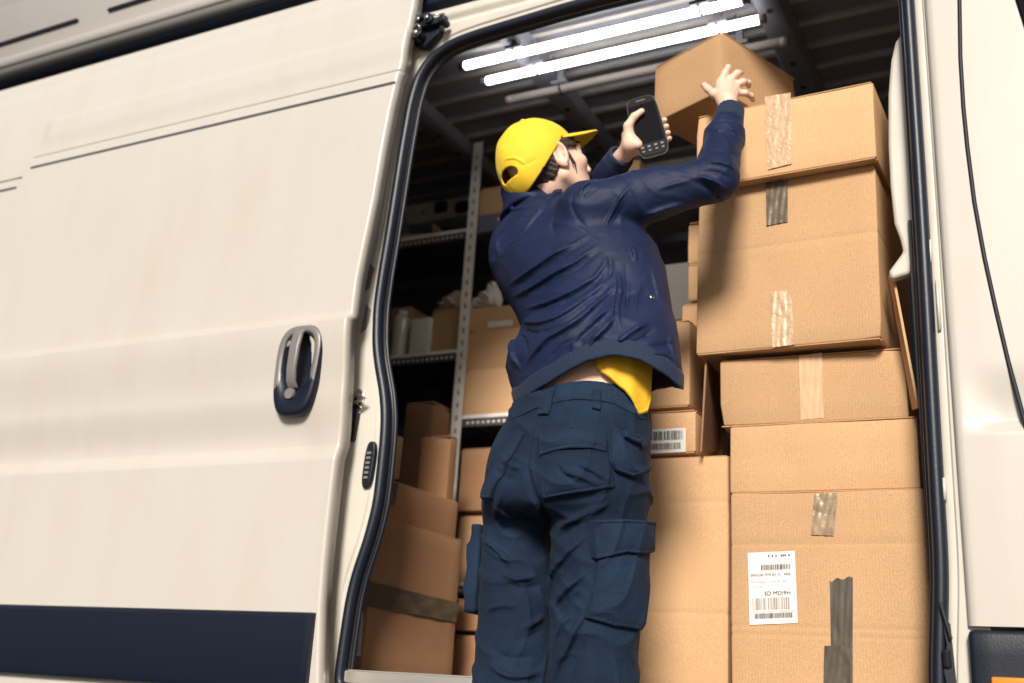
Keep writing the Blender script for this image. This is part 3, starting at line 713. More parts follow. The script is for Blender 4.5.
G1 = 'cardboard boxes stacked at the right of the van opening'
S1 = carton((697, 118), (873, 82), (708, 186), .09, .34, 'long flat cardboard box with clear tape, on top of the tallest stack', group=G1, bottom=None, r=.004)
S2 = carton((698, 194), (874, 163), (697, 355), .13, .40, 'largest high cardboard box, second from the top of the tall stack, taped twice', group=G1, r=.004, rows=(.60,), roll=.6)
S3 = carton((720, 362), (904, 341), (721, 426), .155, .38, 'shallow cardboard box under the largest high box, pale tape across its middle', group=G1, yawd=2)
S4 = carton((730, 427), (917, 412), (731, 493), .150, .42, 'plain cardboard box directly on top of the large box with the shipping label', group=G1, yawd=1)
S5 = carton((731, 494.5), (923, 488), (0, 0), .145, .44, 'big bottom cardboard box with white shipping label and dark tape', group=G1, bottom=FZ+.004, rows=(.30, .34, .74), yawd=0)
# tapes and labels
sheet(S1, [(765, 97), (791, 93), (792, 164), (768, 170)], 'packing_tape', 'tape_clear', seed=2)
sheet(S2, [(766, 181), (788, 178), (788, 222), (767, 226)], 'packing_tape', 'tape_brown', ragged=.08, seed=3, crinkle=.001)
sheet(S2, [(771, 292), (791, 291), (795, 345), (773, 348)], 'packing_tape', 'tape_clear', seed=4, crinkle=.0016)
sheet(S3, [(799, 356), (822, 353), (824, 418), (801, 420)], 'packing_tape', 'tape_pale', seed=5, crinkle=.0005) if 'tape_pale' in M else None
sheet(S5, [(815, 494), (838, 493), (834, 536), (811, 535)], 'packing_tape', 'tape_clear2' if 'tape_clear2' in M else 'tape_clear', seed=6, crinkle=.0014)
sheet(S5, [(830, 579), (853, 575), (853, 700), (832, 700)], 'packing_tape', 'tape_dark', ragged=.03, seed=7)
sheet(S5, [(825, 646), (850, 646), (851, 700), (824, 700)], 'packing_tape', 'tape_dark', off=.0045, seed=8)
def barcode(par, b, fr, x0, x1, y0, y1, seed, off=.0046, mi=0, step=.016):
    """bars in label coordinates 0..1 (fr maps them to the face)"""
    rs = np.random.default_rng(seed); x = x0; m = MB()
    while x < x1:
        wd = rs.choice([.4, .7, 1.1, 1.6])*step*.6
        xe = min(x+wd, x1)
        q = [fr(x, y0), fr(xe, y0), fr(xe, y1), fr(x, y1)]
        m.add([face_pt(b, *p, off) for p in q], [(3, 2, 1, 0)], mi); x = xe+rs.choice([.5, .8, 1.3])*step*.6
    m.build('barcode', M['ink_soft'] if mi else M['ink'], par)
def frame(b, quad):
    q = [np.array(on_face(b, *p)) for p in quad]
    return lambda s, t: tuple((q[0]*(1-s)+q[1]*s)*(1-t)+(q[3]*(1-s)+q[2]*s)*t)
def word(b, fr, txt, x0, x1, y0, y1, mt, parent, off=.0048, flip=False):
    cu = bpy.data.curves.new('lettering', 'FONT'); cu.body = txt; cu.resolution_u = 2
    ob = bpy.data.objects.new('lettering', cu); COL.objects.link(ob); bpy.context.view_layer.update()
    me0 = ob.evaluated_get(bpy.context.evaluated_depsgraph_get()).to_mesh()
    vv = np.array([v.co[:] for v in me0.vertices]); ff = [tuple(p.vertices) for p in me0.polygons]
    bpy.data.objects.remove(ob); bpy.data.curves.remove(cu)
    lo, hi = vv.min(0), vv.max(0); s = (vv-lo)/np.maximum(hi-lo, 1e-6)
    if flip: s = 1-s
    V = [face_pt(b, *fr(x0+(x1-x0)*q[0], y1+(y0-y1)*q[1]), off) for q in s]
    return link_w('lettering', V, ff, mt, parent)
q5 = [(748, 553), (795, 551), (798, 623), (750, 625)]
lab = sheet(S5, q5, 'shipping_label', 'label', off=.0016, crinkle=.0003, nu=6, nv=8)
fr = frame(S5, q5); m = MB()
barcode(lab, S5, fr, .28, .90, .18, .25, 3, step=.02); barcode(lab, S5, fr, .08, .86, .64, .80, 5, step=.022, mi=1)
barcode(lab, S5, fr, .12, .92, .85, .92, 6, step=.013)
barcode(lab, S5, fr, .06, .94, .826, .832, 9, step=.03)
word(S5, fr, 'SD MDI9H', .34, .88, .55, .605, M['ink'], lab)
word(S5, fr, '0042381970 6515', .06, .68, .30, .335, M['ink'], lab); word(S5, fr, '906', .76, .90, .30, .335, M['ink'], lab)
word(S5, fr, '- - -  --- -', .44, .90, .045, .065, M['ink'], lab); word(S5, fr, 'ne de Ribeira  3 Oslo', .08, .60, .40, .425, M['ink_soft'], lab)
word(S5, fr, 'Dr1 AB', .62, .80, .40, .425, M['ink_soft'], lab); word(S5, fr, '21 2109', .08, .30, .47, .49, M['ink_soft'], lab)

G2 = 'cardboard boxes in the middle stack behind the person'
Y2 = .30
T1 = carton((560, 463), (728, 452), (0, 0), .22, .40, 'tall plain cardboard box right behind the legs of the person, bottom of the middle stack', group=G2, bottom=FZ+.004, rows=(.33, .8), yawd=0, w=.0)if False else \
     carton((600, 462), (728, 452), (0, 0), .22, .40, 'tall plain cardboard box right behind the legs of the person, bottom of the middle stack', group=G2, bottom=FZ+.004, rows=(.33, .8), yawd=0)
T2 = carton((610, 416), (696, 411), (600, 456), .245, .30, 'low cardboard box with white barcode label beside the trouser hip', group=G2, yawd=0)
T3 = carton((600, 330), (690, 325), (600, 411), .26, .28, 'cardboard box just right of the yellow shirt tail, above the barcode box', group=G2, yawd=0)
q2 = [(647, 430), (686, 428), (686, 452), (647, 454)]
lab = sheet(T2, q2, 'barcode_label', 'label', off=.0016, crinkle=.0003, nu=5, nv=4); fr = frame(T2, q2); m = MB()
barcode(lab, T2, fr, .06, .94, .10, .46, 13, step=.03); barcode(lab, T2, fr, .12, .88, .60, .86, 17, step=.022)
# open flap of dark board beside them
def board(name, quad, y_list, t, mt, label, cat='cardboard sheet'):
    v = [P(x, y, yy) for (x, y), yy in zip(quad, y_list)]
    n = np.cross(v[1]-v[0], v[3]-v[0]); n /= np.linalg.norm(n)
    vv = v+[p+n*t for p in v]; m = MB(); m.add(vv, [(0, 1, 2, 3), (7, 6, 5, 4), (0, 4, 5, 1), (1, 5, 6, 2), (2, 6, 7, 3), (3, 7, 4, 0)])
    o = m.build(name, M[mt]); recalc(o); bevel(o, .001); return tag(o, label, cat)
board('cardboard_sheet', [(707, 362), (722, 362), (722, 452), (702, 452)], [.16, .50, .50, .18], .005, 'card_dark', 'dark brown board standing between the middle stack and the shallow box')
board('cardboard_sheet', [(888, 276), (892, 276), (917, 408), (912, 410)], [.16, .10, .10, .16], .006, 'card', 'thin cardboard sheet leaning between the tall stack and the door pillar')
U1 = carton((682, 306), (699, 304), (680, 328), .42, .22, 'small pale cardboard box on the box beside the shirt tail', group=G2, yawd=0)
U2 = carton((688, 266), (700, 264), (688, 300), .50, .2, 'narrow cardboard box right behind the largest high box', group=G2, yawd=0)
U3 = carton((688, 224), (700, 222), (688, 264), .50, .2, 'upper narrow cardboard box right behind the largest high box', group=G2, yawd=0)
# held box: one corner towards the camera
A = P(722, 32, .10); B = PZ(655, 68, A[2]); C_ = PZ(795, 80, A[2]); zb_ = P(660, 122, B[1])[2]
u = B-A; v_ = C_-A
ul, vl = np.linalg.norm(u), np.linalg.norm(v_); un, vn = u/ul, v_/vl
c = A+u/2+v_/2
m = MB(); hv, hf = rbox((1, 1, 1), .001, step=.05)
hx = rbox((ul, vl, A[2]-zb_), .004, step=.03, wob=.001, seed=5)[0]; hf = rbox((ul, vl, A[2]-zb_), .004, step=.03, wob=.001, seed=5)[1]
W3 = c[None, :]*0+hx[:, :1]*un[None, :]+hx[:, 1:2]*vn[None, :]+hx[:, 2:3]*np.array([0, 0, 1.])+np.array([c[0], c[1], (A[2]+zb_)/2])
hroot = empty('held_cardboard_box', (c[0], c[1], zb_), 'small cardboard box held by the person, corner towards the viewer, on the very top', 'box')
m.add(W3, hf); o = m.build('carton_body', M['card'], hroot, True); recalc(o)
HB = dict(A=A, un=un, vn=vn, zb=zb_, ul=ul, vl=vl)
m = MB()
for e, nn, L_ in ((un, vn, ul), (vn, un, vl)):
    for zz in (A[2]+.0005,):
        p0 = A+e*.004+nn*.0005; p1 = A+e*(L_-.004)+nn*.0005; p0[2] = p1[2] = zz; m.tube([p0, p1], .0022, 6)
pm = A+un*.004; m.tube([A+[0, 0, -.01]+un*.001, np.array([A[0], A[1], zb_+.01])+un*.001], .0018, 6)
m.build('flap_edge', M['card_edge'], hroot)

G3 = 'cardboard boxes on the floor at the left of the van opening'
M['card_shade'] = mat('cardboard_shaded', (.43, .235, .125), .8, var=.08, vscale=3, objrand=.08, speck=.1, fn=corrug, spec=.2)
def carton_r(tr, y, W_, D_, bottom, yawd, label, mt='card', group=None, h=None, rows=(), name='cardboard_box', roll=0):
    """placed by its near top right corner"""
    A = P(*tr, y); Rz = rotz(math.radians(yawd)); H_ = A[2]-bottom if h is None else h
    tl = A-Rz @ np.array([W_, 0, 0]); global BOXN; BOXN += 1
    c = A+Rz @ np.array([-W_/2, D_/2, 0]); c[2] = A[2]-H_/2
    root = empty(name, (c[0], c[1], c[2]-H_/2), label, 'box', group)
    m = MB(); m.solid(rbox((W_, D_, H_), .004, rows, .035, .0022, BOXN), c, Rz); m.build('carton_body', M[mt], root, True)
    m = MB()
    for (ax_, ay_, bx_, by_) in ((-W_/2+.004, -D_/2+.001, W_/2-.004, -D_/2+.010), (W_/2-.010, -D_/2+.012, W_/2-.001, D_/2-.004)):
        m = MB(); m.solid(rbox((bx_-ax_, by_-ay_, .0035), .0012, step=.1), c+Rz @ np.array([(ax_+bx_)/2, (ay_+by_)/2, H_/2+.0015]), Rz)
        m.build('flap_edge', M['card_edge'], root)
    return dict(root=root, c=c, R=Rz, W=W_, D=D_, H=H_)
def side(b):                                          # the +X side of a box seen as if it were its front
    Rr = b['R']; return dict(root=b['root'], c=b['c'], R=np.stack([Rr[:, 1], -Rr[:, 0], Rr[:, 2]], 1), W=b['D'], D=b['W'], H=b['H'])
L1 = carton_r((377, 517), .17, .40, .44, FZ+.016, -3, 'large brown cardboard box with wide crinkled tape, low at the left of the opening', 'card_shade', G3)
sheet(side(L1), [(362, 580), (458, 603), (455, 622), (360, 605)], 'packing_tape', 'tape_brown', nu=40, nv=6, seed=12, crinkle=.0022)
q3 = [(353, 612), (364, 612), (361, 656), (350, 656)]
lab = sheet(L1, q3, 'barcode_label', 'label', nu=3, nv=6, crinkle=.0003); fr = frame(L1, q3); m = MB()
fr2 = lambda s, t: fr(t, s)
barcode(lab, L1, fr2, .08, .92, .25, .75, 21, step=.05)
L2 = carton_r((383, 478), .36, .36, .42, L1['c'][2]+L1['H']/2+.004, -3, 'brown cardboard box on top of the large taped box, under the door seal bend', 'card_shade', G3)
sheet(side(L2), [(386, 481), (398, 484), (394, 506), (383, 500)], 'packing_tape', 'tape_brown', nu=8, nv=6, seed=14)
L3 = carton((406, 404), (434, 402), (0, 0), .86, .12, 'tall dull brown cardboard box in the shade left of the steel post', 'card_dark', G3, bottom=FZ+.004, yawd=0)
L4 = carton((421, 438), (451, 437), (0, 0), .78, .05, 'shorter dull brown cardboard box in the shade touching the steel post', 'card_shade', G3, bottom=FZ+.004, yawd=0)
L5 = carton_r((397, 436), .38, .3, .03, L2['c'][2]+L2['H']/2+.004, -8, 'narrow orange brown cardboard piece standing right behind the door seal', 'card', G3)

G4 = 'cardboard boxes on the steel shelves'
def shelf_box(tl, tr, zb, y, depth, label, mt='card', yawd=0, name='cardboard_box'):
    return carton(tl, tr, (0, 0), y, depth, label, mt, G4, bottom=zb+.002, yawd=yawd, name=name)
YS = RY0+.02
R2h = P(480, 371, YS)[2]
shelf_box((463, 371), (535, 371), zR2, YS, .3, 'cardboard box standing on the right shelf beside the jacket hem')
shelf_box((466, 333), (535, 333), R2h+.002, YS, .3, 'cardboard box on top of the shelf box, second up from the right shelf')
R1h = P(480, 333, YS)[2]
# open box with loose paper, resting on the two
b_ = shelf_box((464, 311), (532, 308), R1h+.002, YS+.02, .26, 'open cardboard box of loose paper, topmost on the right shelf left of the jacket')
q4 = [(488, 322), (513, 320), (513, 326), (488, 328)]
sheet(b_, q4, 'paper_label', 'paper', nu=4, nv=2)
def crumple(name, pts, y, mt, label, cat, thick=.05, seed=2):
    """a creased sheet of paper or film: triangulated fan with random folds"""
    rs = np.random.default_rng(seed); pl = [P(*p, y) for p in pts]; c = np.mean(pl, 0); c[1] -= thick
    n = 7; V = []; Fc = []; L = len(pl)
    for i in range(n+1):
        for j in range(L):
            t = i/n; p = c*(1-t)+pl[j]*t+np.array([0, rs.uniform(-.02, .02), 0])+rs.uniform(-.004, .004, 3); V.append(p)
    for i in range(n):
        for j in range(L): Fc.append((i*L+j, i*L+(j+1) % L, (i+1)*L+(j+1) % L, (i+1)*L+j))
    o = link_w(name, V, Fc, M[mt]); o.modifiers.new('s', 'SOLIDIFY').thickness = .0008
    return tag(o, label, cat)
crumple('crumpled_paper', [(470, 310), (476, 300), (484, 294), (490, 283), (494, 281), (499, 290), (504, 302), (502, 310), (486, 311)], YS+.06, 'paper', 'crumpled white paper sticking up out of the open box', 'paper', seed=3)
crumple('plastic_wrap', [(436, 310), (444, 303), (452, 297), (460, 290), (462, 297), (461, 309), (449, 310)], YS+.05, 'plastic_film', 'creased pale plastic wrap left of the steel post on the middle shelf', 'wrap', seed=5)
shelf_box((432, 310), (463, 308), zL2, YS+.03, .25, 'low cardboard box on the left shelf, touching the steel post')
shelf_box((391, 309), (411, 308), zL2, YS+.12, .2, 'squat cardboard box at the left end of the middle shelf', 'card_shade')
p = P(420, 318, YS); q = P(413, 351, YS)
def jar(c0, r, h, label):
    root = empty('plastic_canister', c0, label, 'canister'); n = 28
    pr = [(0, 0), (r*.96, 0), (r, .006), (r, h*.80), (r*.93, h*.86), (r*.62, h*.90), (r*.60, h*.96)]
    v = [(c0[0]+a*math.cos(t), c0[1]+a*math.sin(t), c0[2]+z) for t in np.linspace(0, 2*math.pi, n, endpoint=False) for a, z in pr]
    m = MB(); m.add(v, [(i*7+j, i*7+j+1, ((i+1) % n)*7+j+1, ((i+1) % n)*7+j) for i in range(n) for j in range(6)]); o = m.build('canister_body', M['plastic_film'], root, True); recalc(o)
    m = MB(); m.tube([(c0[0], c0[1], c0[2]+h*.94), (c0[0], c0[1], c0[2]+h)], r*.68, 24); o = m.build('cap', M['paper'], root); bevel(o, .003); autosmooth(o, 40)
    return root
c0 = P(399, 350, YS+.04); c0[2] = zL2+.002; jar(c0, .036, P(399, 309, YS)[2]-zL2, 'translucent plastic canister on the left shelf beside the white card')
w0 = P(410, 318, YS); w1 = P(429, 318, YS)
m = MB(); m.solid(rbox((w1[0]-w0[0], .10, w0[2]-zL2-.003), .003, step=.05), ((w0[0]+w1[0])/2, YS+.06, (w0[2]+zL2)/2)); o = m.build('white_carton', M['paper'], None, True)
tag(o, 'small plain white carton on the left shelf between canister and box', 'carton')
# things on the uppermost left shelf
w0 = P(395, 228, YS); w1 = P(442, 213, YS)
m = MB(); m.solid(rbox((.20, .12, .035), .004, step=.05), (w0[0]+.09, YS+.08, zL1+.020), rotz(.15)); o = m.build('cardboard_tray', M['card'], None, True)
tag(o, 'low cardboard tray on the uppermost left shelf under the slotted rail', 'tray')
m = MB(); a, b, c = P(432, 222, YS+.03), P(447, 231, YS+.03), P(433, 232, YS+.03); d = np.array([0, .06, 0]); b[2] = c[2] = zL1+.003
m.add([a, b, c, a+d, b+d, c+d], [(0, 1, 2), (5, 4, 3), (0, 3, 4, 1), (1, 4, 5, 2), (2, 5, 3, 0)]); o = m.build('cardboard_wedge', M['card_dark']); recalc(o); bevel(o, .002)
tag(o, 'small brown cardboard wedge on the uppermost left shelf', 'packing')
shelf_box((480, 190), (535, 186), zR1, YS+.02, .26, 'cardboard box on the highest shelf behind the back of the cap')
shelf_box((612, 164), (640, 162), zR1, YS+.02, .26, 'cardboard box on the highest shelf seen under the raised phone hand')
# below the right shelf
zb1 = P(480, 511, YS)[2]
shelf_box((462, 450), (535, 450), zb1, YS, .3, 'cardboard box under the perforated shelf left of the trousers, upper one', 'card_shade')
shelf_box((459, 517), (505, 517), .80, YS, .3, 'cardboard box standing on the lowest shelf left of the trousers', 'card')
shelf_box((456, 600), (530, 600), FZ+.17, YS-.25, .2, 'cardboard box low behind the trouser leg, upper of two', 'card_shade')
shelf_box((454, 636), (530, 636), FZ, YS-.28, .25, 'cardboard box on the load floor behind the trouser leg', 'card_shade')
# right part of the rack behind the middle stack
c0 = P(672, 300, .95)
m = MB(); a, b = P(664, 265, 1.2), P(690, 300, 1.2)
m.box((a[0], 1.2, zR2), (b[0]+.02, 1.26, a[2]), 0, .004); tag(m.build('white_board', M['paper']), 'pale board standing behind the jacket front on the shelf', 'board')
shelf_box((655, 322), (682, 320), zR2, YS, .25, 'cardboard box on the right shelf behind the jacket front')
# ================================================================== SIGNED-DISTANCE MODELLING (clothes, body)
def smin(a, b, k):
    h = np.clip(.5+.5*(b-a)/k, 0, 1); return b*(1-h)+a*h-k*h*(1-h)
def smax(a, b, k): return -smin(-a, -b, k)
def cap_(p, a, b, ra, rb=None):
    a = np.asarray(a, float); b = np.asarray(b, float); rb = ra if rb is None else rb
    ab = b-a; t = np.clip((p-a) @ ab/np.dot(ab, ab), 0, 1)
    return np.linalg.norm(p-a-t[:, None]*ab, axis=1)-(ra+(rb-ra)*t)
def chain(p, pts, rs, k=.006):
    d = None
    for i in range(len(pts)-1):
        q = cap_(p, pts[i], pts[i+1], rs[i], rs[i+1]); d = q if d is None else smin(d, q, k)
    return d
def ell(p, c, r, B=None):                            # ellipsoid, B = rows of local axes
    q = p-np.asarray(c)
    if B is not None: q = q @ B.T
    r = np.asarray(r, float); k0 = np.linalg.norm(q/r, axis=1); k1 = np.linalg.norm(q/(r*r), axis=1)+1e-9
    return k0*(k0-1)/k1
def rbx(p, c, h, r, B=None):
    q = p-np.asarray(c)
    if B is not None: q = q @ B.T
    q = np.abs(q)-(np.asarray(h)-r)
    return np.linalg.norm(np.maximum(q, 0), axis=1)+np.minimum(q.max(1), 0)-r
def polyd(p, pts):                                   # distance to a polyline
    d = None
    for a, b in zip(pts[:-1], pts[1:]):
        q = cap_(p, a, b, 0); d = q if d is None else np.minimum(d, q)
    return d
def sweep(p, st):
    """elliptic tube through stations (z, x, y, a, b, phi) sorted by z"""
    st = np.array(st); z = p[:, 2]; g = lambda i: np.interp(z, st[:, 0], st[:, i])
    qx, qy = p[:, 0]-g(1), p[:, 1]-g(2); ph = g(5); c, s = np.cos(ph), np.sin(ph)
    u, v = qx*c+qy*s, -qx*s+qy*c; a, b = g(3), g(4)
    k0 = np.sqrt((u/a)**2+(v/b)**2)+1e-9; k1 = np.sqrt((u/a**2)**2+(v/b**2)**2)+1e-9
    return k0*(k0-1)/k1
def sdf_mesh(f, lo, hi, h, B=8, margin=.01):
    lo = np.array(lo, float); hi = np.array(hi, float); S = B*h
    nb = np.ceil((hi-lo)/S).astype(int)
    bi = np.stack(np.meshgrid(*[np.arange(n) for n in nb], indexing='ij'), -1).reshape(-1, 3)
    act = bi[np.abs(f(lo+(bi+.5)*S)) < S*.9*1.25+margin]
    off = np.stack(np.meshgrid(*[np.arange(B+1)]*3, indexing='ij'), -1).reshape(-1, 3)
    vals = np.empty((len(act), (B+1)**3), np.float32); ch = 400
    for i in range(0, len(act), ch):
        a = act[i:i+ch]; pt = lo+(a[:, None, :]*B+off[None])*h
        vals[i:i+ch] = f(pt.reshape(-1, 3)).reshape(len(a), -1)
    vals = vals.reshape(-1, B+1, B+1, B+1)
    cn = [(i, j, k) for i in (0, 1) for j in (0, 1) for k in (0, 1)]
    cv = np.stack([vals[:, i:i+B, j:j+B, k:k+B] for i, j, k in cn], -1)
    ins = cv < 0; mix = ins.any(-1) & ~ins.all(-1)
    b, i, j, k = np.nonzero(mix); c = cv[b, i, j, k]; g = act[b]*B+np.stack([i, j, k], 1)
    acc = np.zeros((len(c), 3)); cnt = np.zeros(len(c)); cna = np.array(cn, float)
    for e in range(8):
        for q in range(e+1, 8):
            if np.abs(cna[e]-cna[q]).sum() == 1:
                m_ = (c[:, e] < 0) != (c[:, q] < 0); t = np.where(m_, c[:, e]/np.where(m_, c[:, e]-c[:, q], 1), 0)
                acc += (cna[e]+(cna[q]-cna[e])*t[:, None])*m_[:, None]; cnt += m_
    V = lo+(g+acc/cnt[:, None])*h
    dims = nb*B+2; key = g[:, 0].astype(np.int64)+g[:, 1]*dims[0]+g[:, 2]*dims[0]*dims[1]
    o = np.argsort(key); ks = key[o]; stv = [1, dims[0], dims[0]*dims[1]]
    def look(kk):
        ix = np.clip(np.searchsorted(ks, kk), 0, len(ks)-1); return np.where(ks[ix] == kk, o[ix], -1)
    Fq = []
    for ax_, (q1, q2) in enumerate(((1, 2), (2, 0), (0, 1))):
        ci = cn.index(tuple(1 if z == ax_ else 0 for z in range(3)))
        s0, s1 = c[:, 0] < 0, c[:, ci] < 0; e = np.nonzero(s0 != s1)[0]
        a0 = e; a1 = look(key[e]-stv[q1]); a2 = look(key[e]-stv[q1]-stv[q2]); a3 = look(key[e]-stv[q2])
        Q = np.stack([a0, a1, a2, a3], 1); fl = ~s0[e]; Q[fl] = Q[fl][:, ::-1]
        Fq.append(Q[(Q >= 0).all(1)])
    return V, np.vstack(Fq)
def sdf_obj(name, f, lo, hi, h, mt, parent, smooth_it=0, margin=.01):
    V, Q = sdf_mesh(f, lo, hi, h, margin=margin)
    c = (V.min(0)+V.max(0))/2; me = bpy.data.meshes.new(name)
    me.vertices.add(len(V)); me.vertices.foreach_set('co', (V-c).astype(np.float32).ravel())
    me.loops.add(len(Q)*4); me.loops.foreach_set('vertex_index', Q.astype(np.int32).ravel())
    me.polygons.add(len(Q)); me.polygons.foreach_set('loop_start', np.arange(0, len(Q)*4, 4, dtype=np.int32))
    me.update(calc_edges=True); me.validate(); me.shade_smooth(); me.materials.append(mt)
    o = bpy.data.objects.new(name, me); COL.objects.link(o)
    pw = np.zeros(3); p = parent
    while p is not None: pw += np.array(p.location); p = p.parent
    if parent is not None: o.parent = parent
    o.location = c-pw
    if smooth_it:
        sm = o.modifiers.new('soften', 'SMOOTH'); sm.factor = .5; sm.iterations = smooth_it
    return o
def trace(f, px, py, t0=1.6, t1=3.6):                # where the ray of a pixel meets a surface
    d = ray(px, py); d = d/np.linalg.norm(d); t = t0; best = (9, t0)
    for _ in range(90):
        v = float(f((CAM+d*t)[None])[0])
        if v < best[0]: best = (v, t)
        if v < .0012: break
        t += max(v*.7, .001)
        if t > t1: break
    return CAM+d*(best[1] if v >= .0012 else t)
def trace_many(f, pix, t0=1.6, t1=3.6):
    D = np.array([_n(ray(*q)) for q in pix]); t = np.full(len(D), t0); bt, bv = t.copy(), np.full(len(D), 9.); live = np.ones(len(D), bool)
    for _ in range(70):
        v = f(CAM+D*t[:, None]); b_ = live & (v < bv); bv[b_] = v[b_]; bt[b_] = t[b_]
        live &= (v > .0012) & (t < t1)
        if not live.any(): break
        t[live] += np.maximum(v[live]*.75, .001)
    return CAM+D*bt[:, None]
def spline(px):                                      # Catmull-Rom through the points, about every 5 pixels
    P_ = [np.array(q, float) for q in px]; P_ = [2*P_[0]-P_[1]]+P_+[2*P_[-1]-P_[-2]]; out = []
    for i in range(1, len(P_)-2):
        a, b, c, d = P_[i-1:i+3]; n = max(1, int(np.linalg.norm(c-b)/5))
        for k in range(n):
            u = k/n; out.append(.5*((2*b)+(c-a)*u+(2*a-5*b+4*c-d)*u*u+(3*b-a-3*c+d)*u**3))
    return out+[P_[-2]]
def grad(f, p, e=.004):
    g = np.array([f((p+np.eye(3)[i]*e)[None])[0]-f((p-np.eye(3)[i]*e)[None])[0] for i in range(3)]); return g/np.linalg.norm(g)
def fold_field(f, folds, gain=1.0):
    """folds: (pixels, amplitude, width) traced onto the surface f"""
    out = []
    segs = [spline(px) for px, _, _ in folds]; allp = trace_many(f, [q for s_ in segs for q in s_]); k = 0
    for (px, amp, wd), s_ in zip(folds, segs):
        out.append((list(allp[k:k+len(s_)]), amp*gain, wd)); k += len(s_)
    def g(p, d0):
        s = np.zeros(len(p))
        for pts, amp, wd in out:
            pad = max(wd*3, abs(amp)+wd*2); lo_ = np.min(pts, 0)-pad; hi_ = np.max(pts, 0)+pad
            m_ = ((p > lo_) & (p < hi_)).all(1)
            if not m_.any(): continue
            q = p[m_]; L = np.r_[0, np.cumsum([np.linalg.norm(b-a) for a, b in zip(pts[:-1], pts[1:])])]; tot = L[-1]
            bd = np.full(len(q), 9.); bt = np.zeros(len(q))
            for i, (a, b) in enumerate(zip(pts[:-1], pts[1:])):
                ab = b-a; t = np.clip((q-a) @ ab/max(np.dot(ab, ab), 1e-9), 0, 1); dd = np.linalg.norm(q-a-t[:, None]*ab, axis=1)
                w_ = dd < bd; bd[w_] = dd[w_]; bt[w_] = (L[i]+t*(L[i+1]-L[i]))[w_]/tot
            bd = np.sqrt(np.maximum(bd**2-d0[m_]**2, 0))
            fade = np.clip(np.minimum(bt, 1-bt)*3.2, 0, 1)
            s[m_] += amp*fade*(np.exp(-(bd/(wd*.8))**2) if amp > 0 else np.exp(-bd/(wd*.8)))
        return s
    return g
def patch(name, base, poly_px, th, mt, parent, h=.003, puff=0, inner=-.003, rim=.0015, edge=.004):
    """a sewn-on panel: the surface `base` thickened inside a polygon lying on it"""
    pts = np.array([trace(base, *q) for q in poly_px]); c = pts.mean(0)
    nrm_ = grad(base, trace(base, *np.mean(poly_px, 0)), .02)
    up_ = np.array([0, 0, 1.])-nrm_*nrm_[2]; up_ /= np.linalg.norm(up_); rt = np.cross(up_, nrm_)
    P2 = np.stack([(pts-c) @ rt, (pts-c) @ up_], 1)
    def poly2(q):
        d = np.full(len(q), 9.); ins = np.zeros(len(q), bool); n = len(P2)
        for i in range(n):
            a, b = P2[i], P2[(i+1) % n]; e = b-a; w_ = q-a; t = np.clip(w_ @ e/np.dot(e, e), 0, 1)
            d = np.minimum(d, np.linalg.norm(w_-t[:, None]*e, axis=1))
            cnd = ((a[1] > q[:, 1]) != (b[1] > q[:, 1])); xx = a[0]+(q[:, 1]-a[1])*(b[0]-a[0])/np.where(abs(b[1]-a[1]) < 1e-9, 1e-9, b[1]-a[1])
            ins ^= cnd & (q[:, 0] < xx)
        return np.where(ins, -d, d)
    lo2, hi2 = P2.min(0), P2.max(0)
    def f(p):
        q = p-c; uv = np.stack([q @ rt, q @ up_], 1); dp = poly2(uv)
        s = np.clip((uv[:, 1]-lo2[1])/(hi2[1]-lo2[1]), 0, 1)
        T = th+puff*(np.sin(np.pi*np.clip(s, 0, 1)*.9)*(1-np.exp(np.minimum(dp, 0)/.018))+.35*(1-s)*(1-np.exp(np.minimum(dp, 0)/.006)))
        T = T+rim*np.exp(-((dp+.003)/.002)**2)-.0014*np.exp(-((dp+.007)/.0011)**2)
        bb = base(p)
        return smax(smax(bb-T, dp, edge), -(bb-inner), .002)+0*smax(dp, np.abs(q @ nrm_)-.12, .01)
    pad = th+puff+.02
    lim = lambda p: np.maximum(f(p), np.abs((p-c) @ nrm_)-.10)
    return sdf_obj(name, lim, pts.min(0)-pad, pts.max(0)+pad, h, mt, parent, margin=.012)

# ================================================================== THE PERSON
def Wp(px, py, y): return P(px, py, y)
FACE = math.atan2(-.34, .94)
def stations(rows, ratio, ph, yc, shr=.985):
    out = []
    for (py, l, r), y in zip(rows, yc):
        a, b = P(l, py, y), P(r, py, y); c = (a+b)/2; app = np.linalg.norm(b-a)/2
        view = math.atan2(c[0]-CAM[0], c[1]-CAM[1])         # view azimuth from +Y
        th = -view-ph                                       # angle between the view and the facing direction
        k = math.sqrt(math.cos(th)**2+(ratio*math.sin(th))**2)
        out.append((c[2], c[0], c[1], app/k*shr, app/k*ratio*shr, ph))
    return sorted(out)
TW = -.36                                             # the trunk is turned to the right of straight ahead (radians)
jr = [(207, 514, 584), (214, 509, 600), (224, 504, 616), (235, 499, 630), (248, 494, 643), (262, 495, 655), (282, 504, 663), (302, 516, 668), (320, 524, 671), (332, 520, 674), (346, 511, 677), (362, 508, 679), (385, 514, 681), (410, 520, 680)]
jy = [-.055, -.06, -.075, -.085, -.095, -.11, -.13, -.15, -.17, -.19, -.20, -.21, -.22, -.23]
JST = stations(jr, .66, TW, jy, .93)
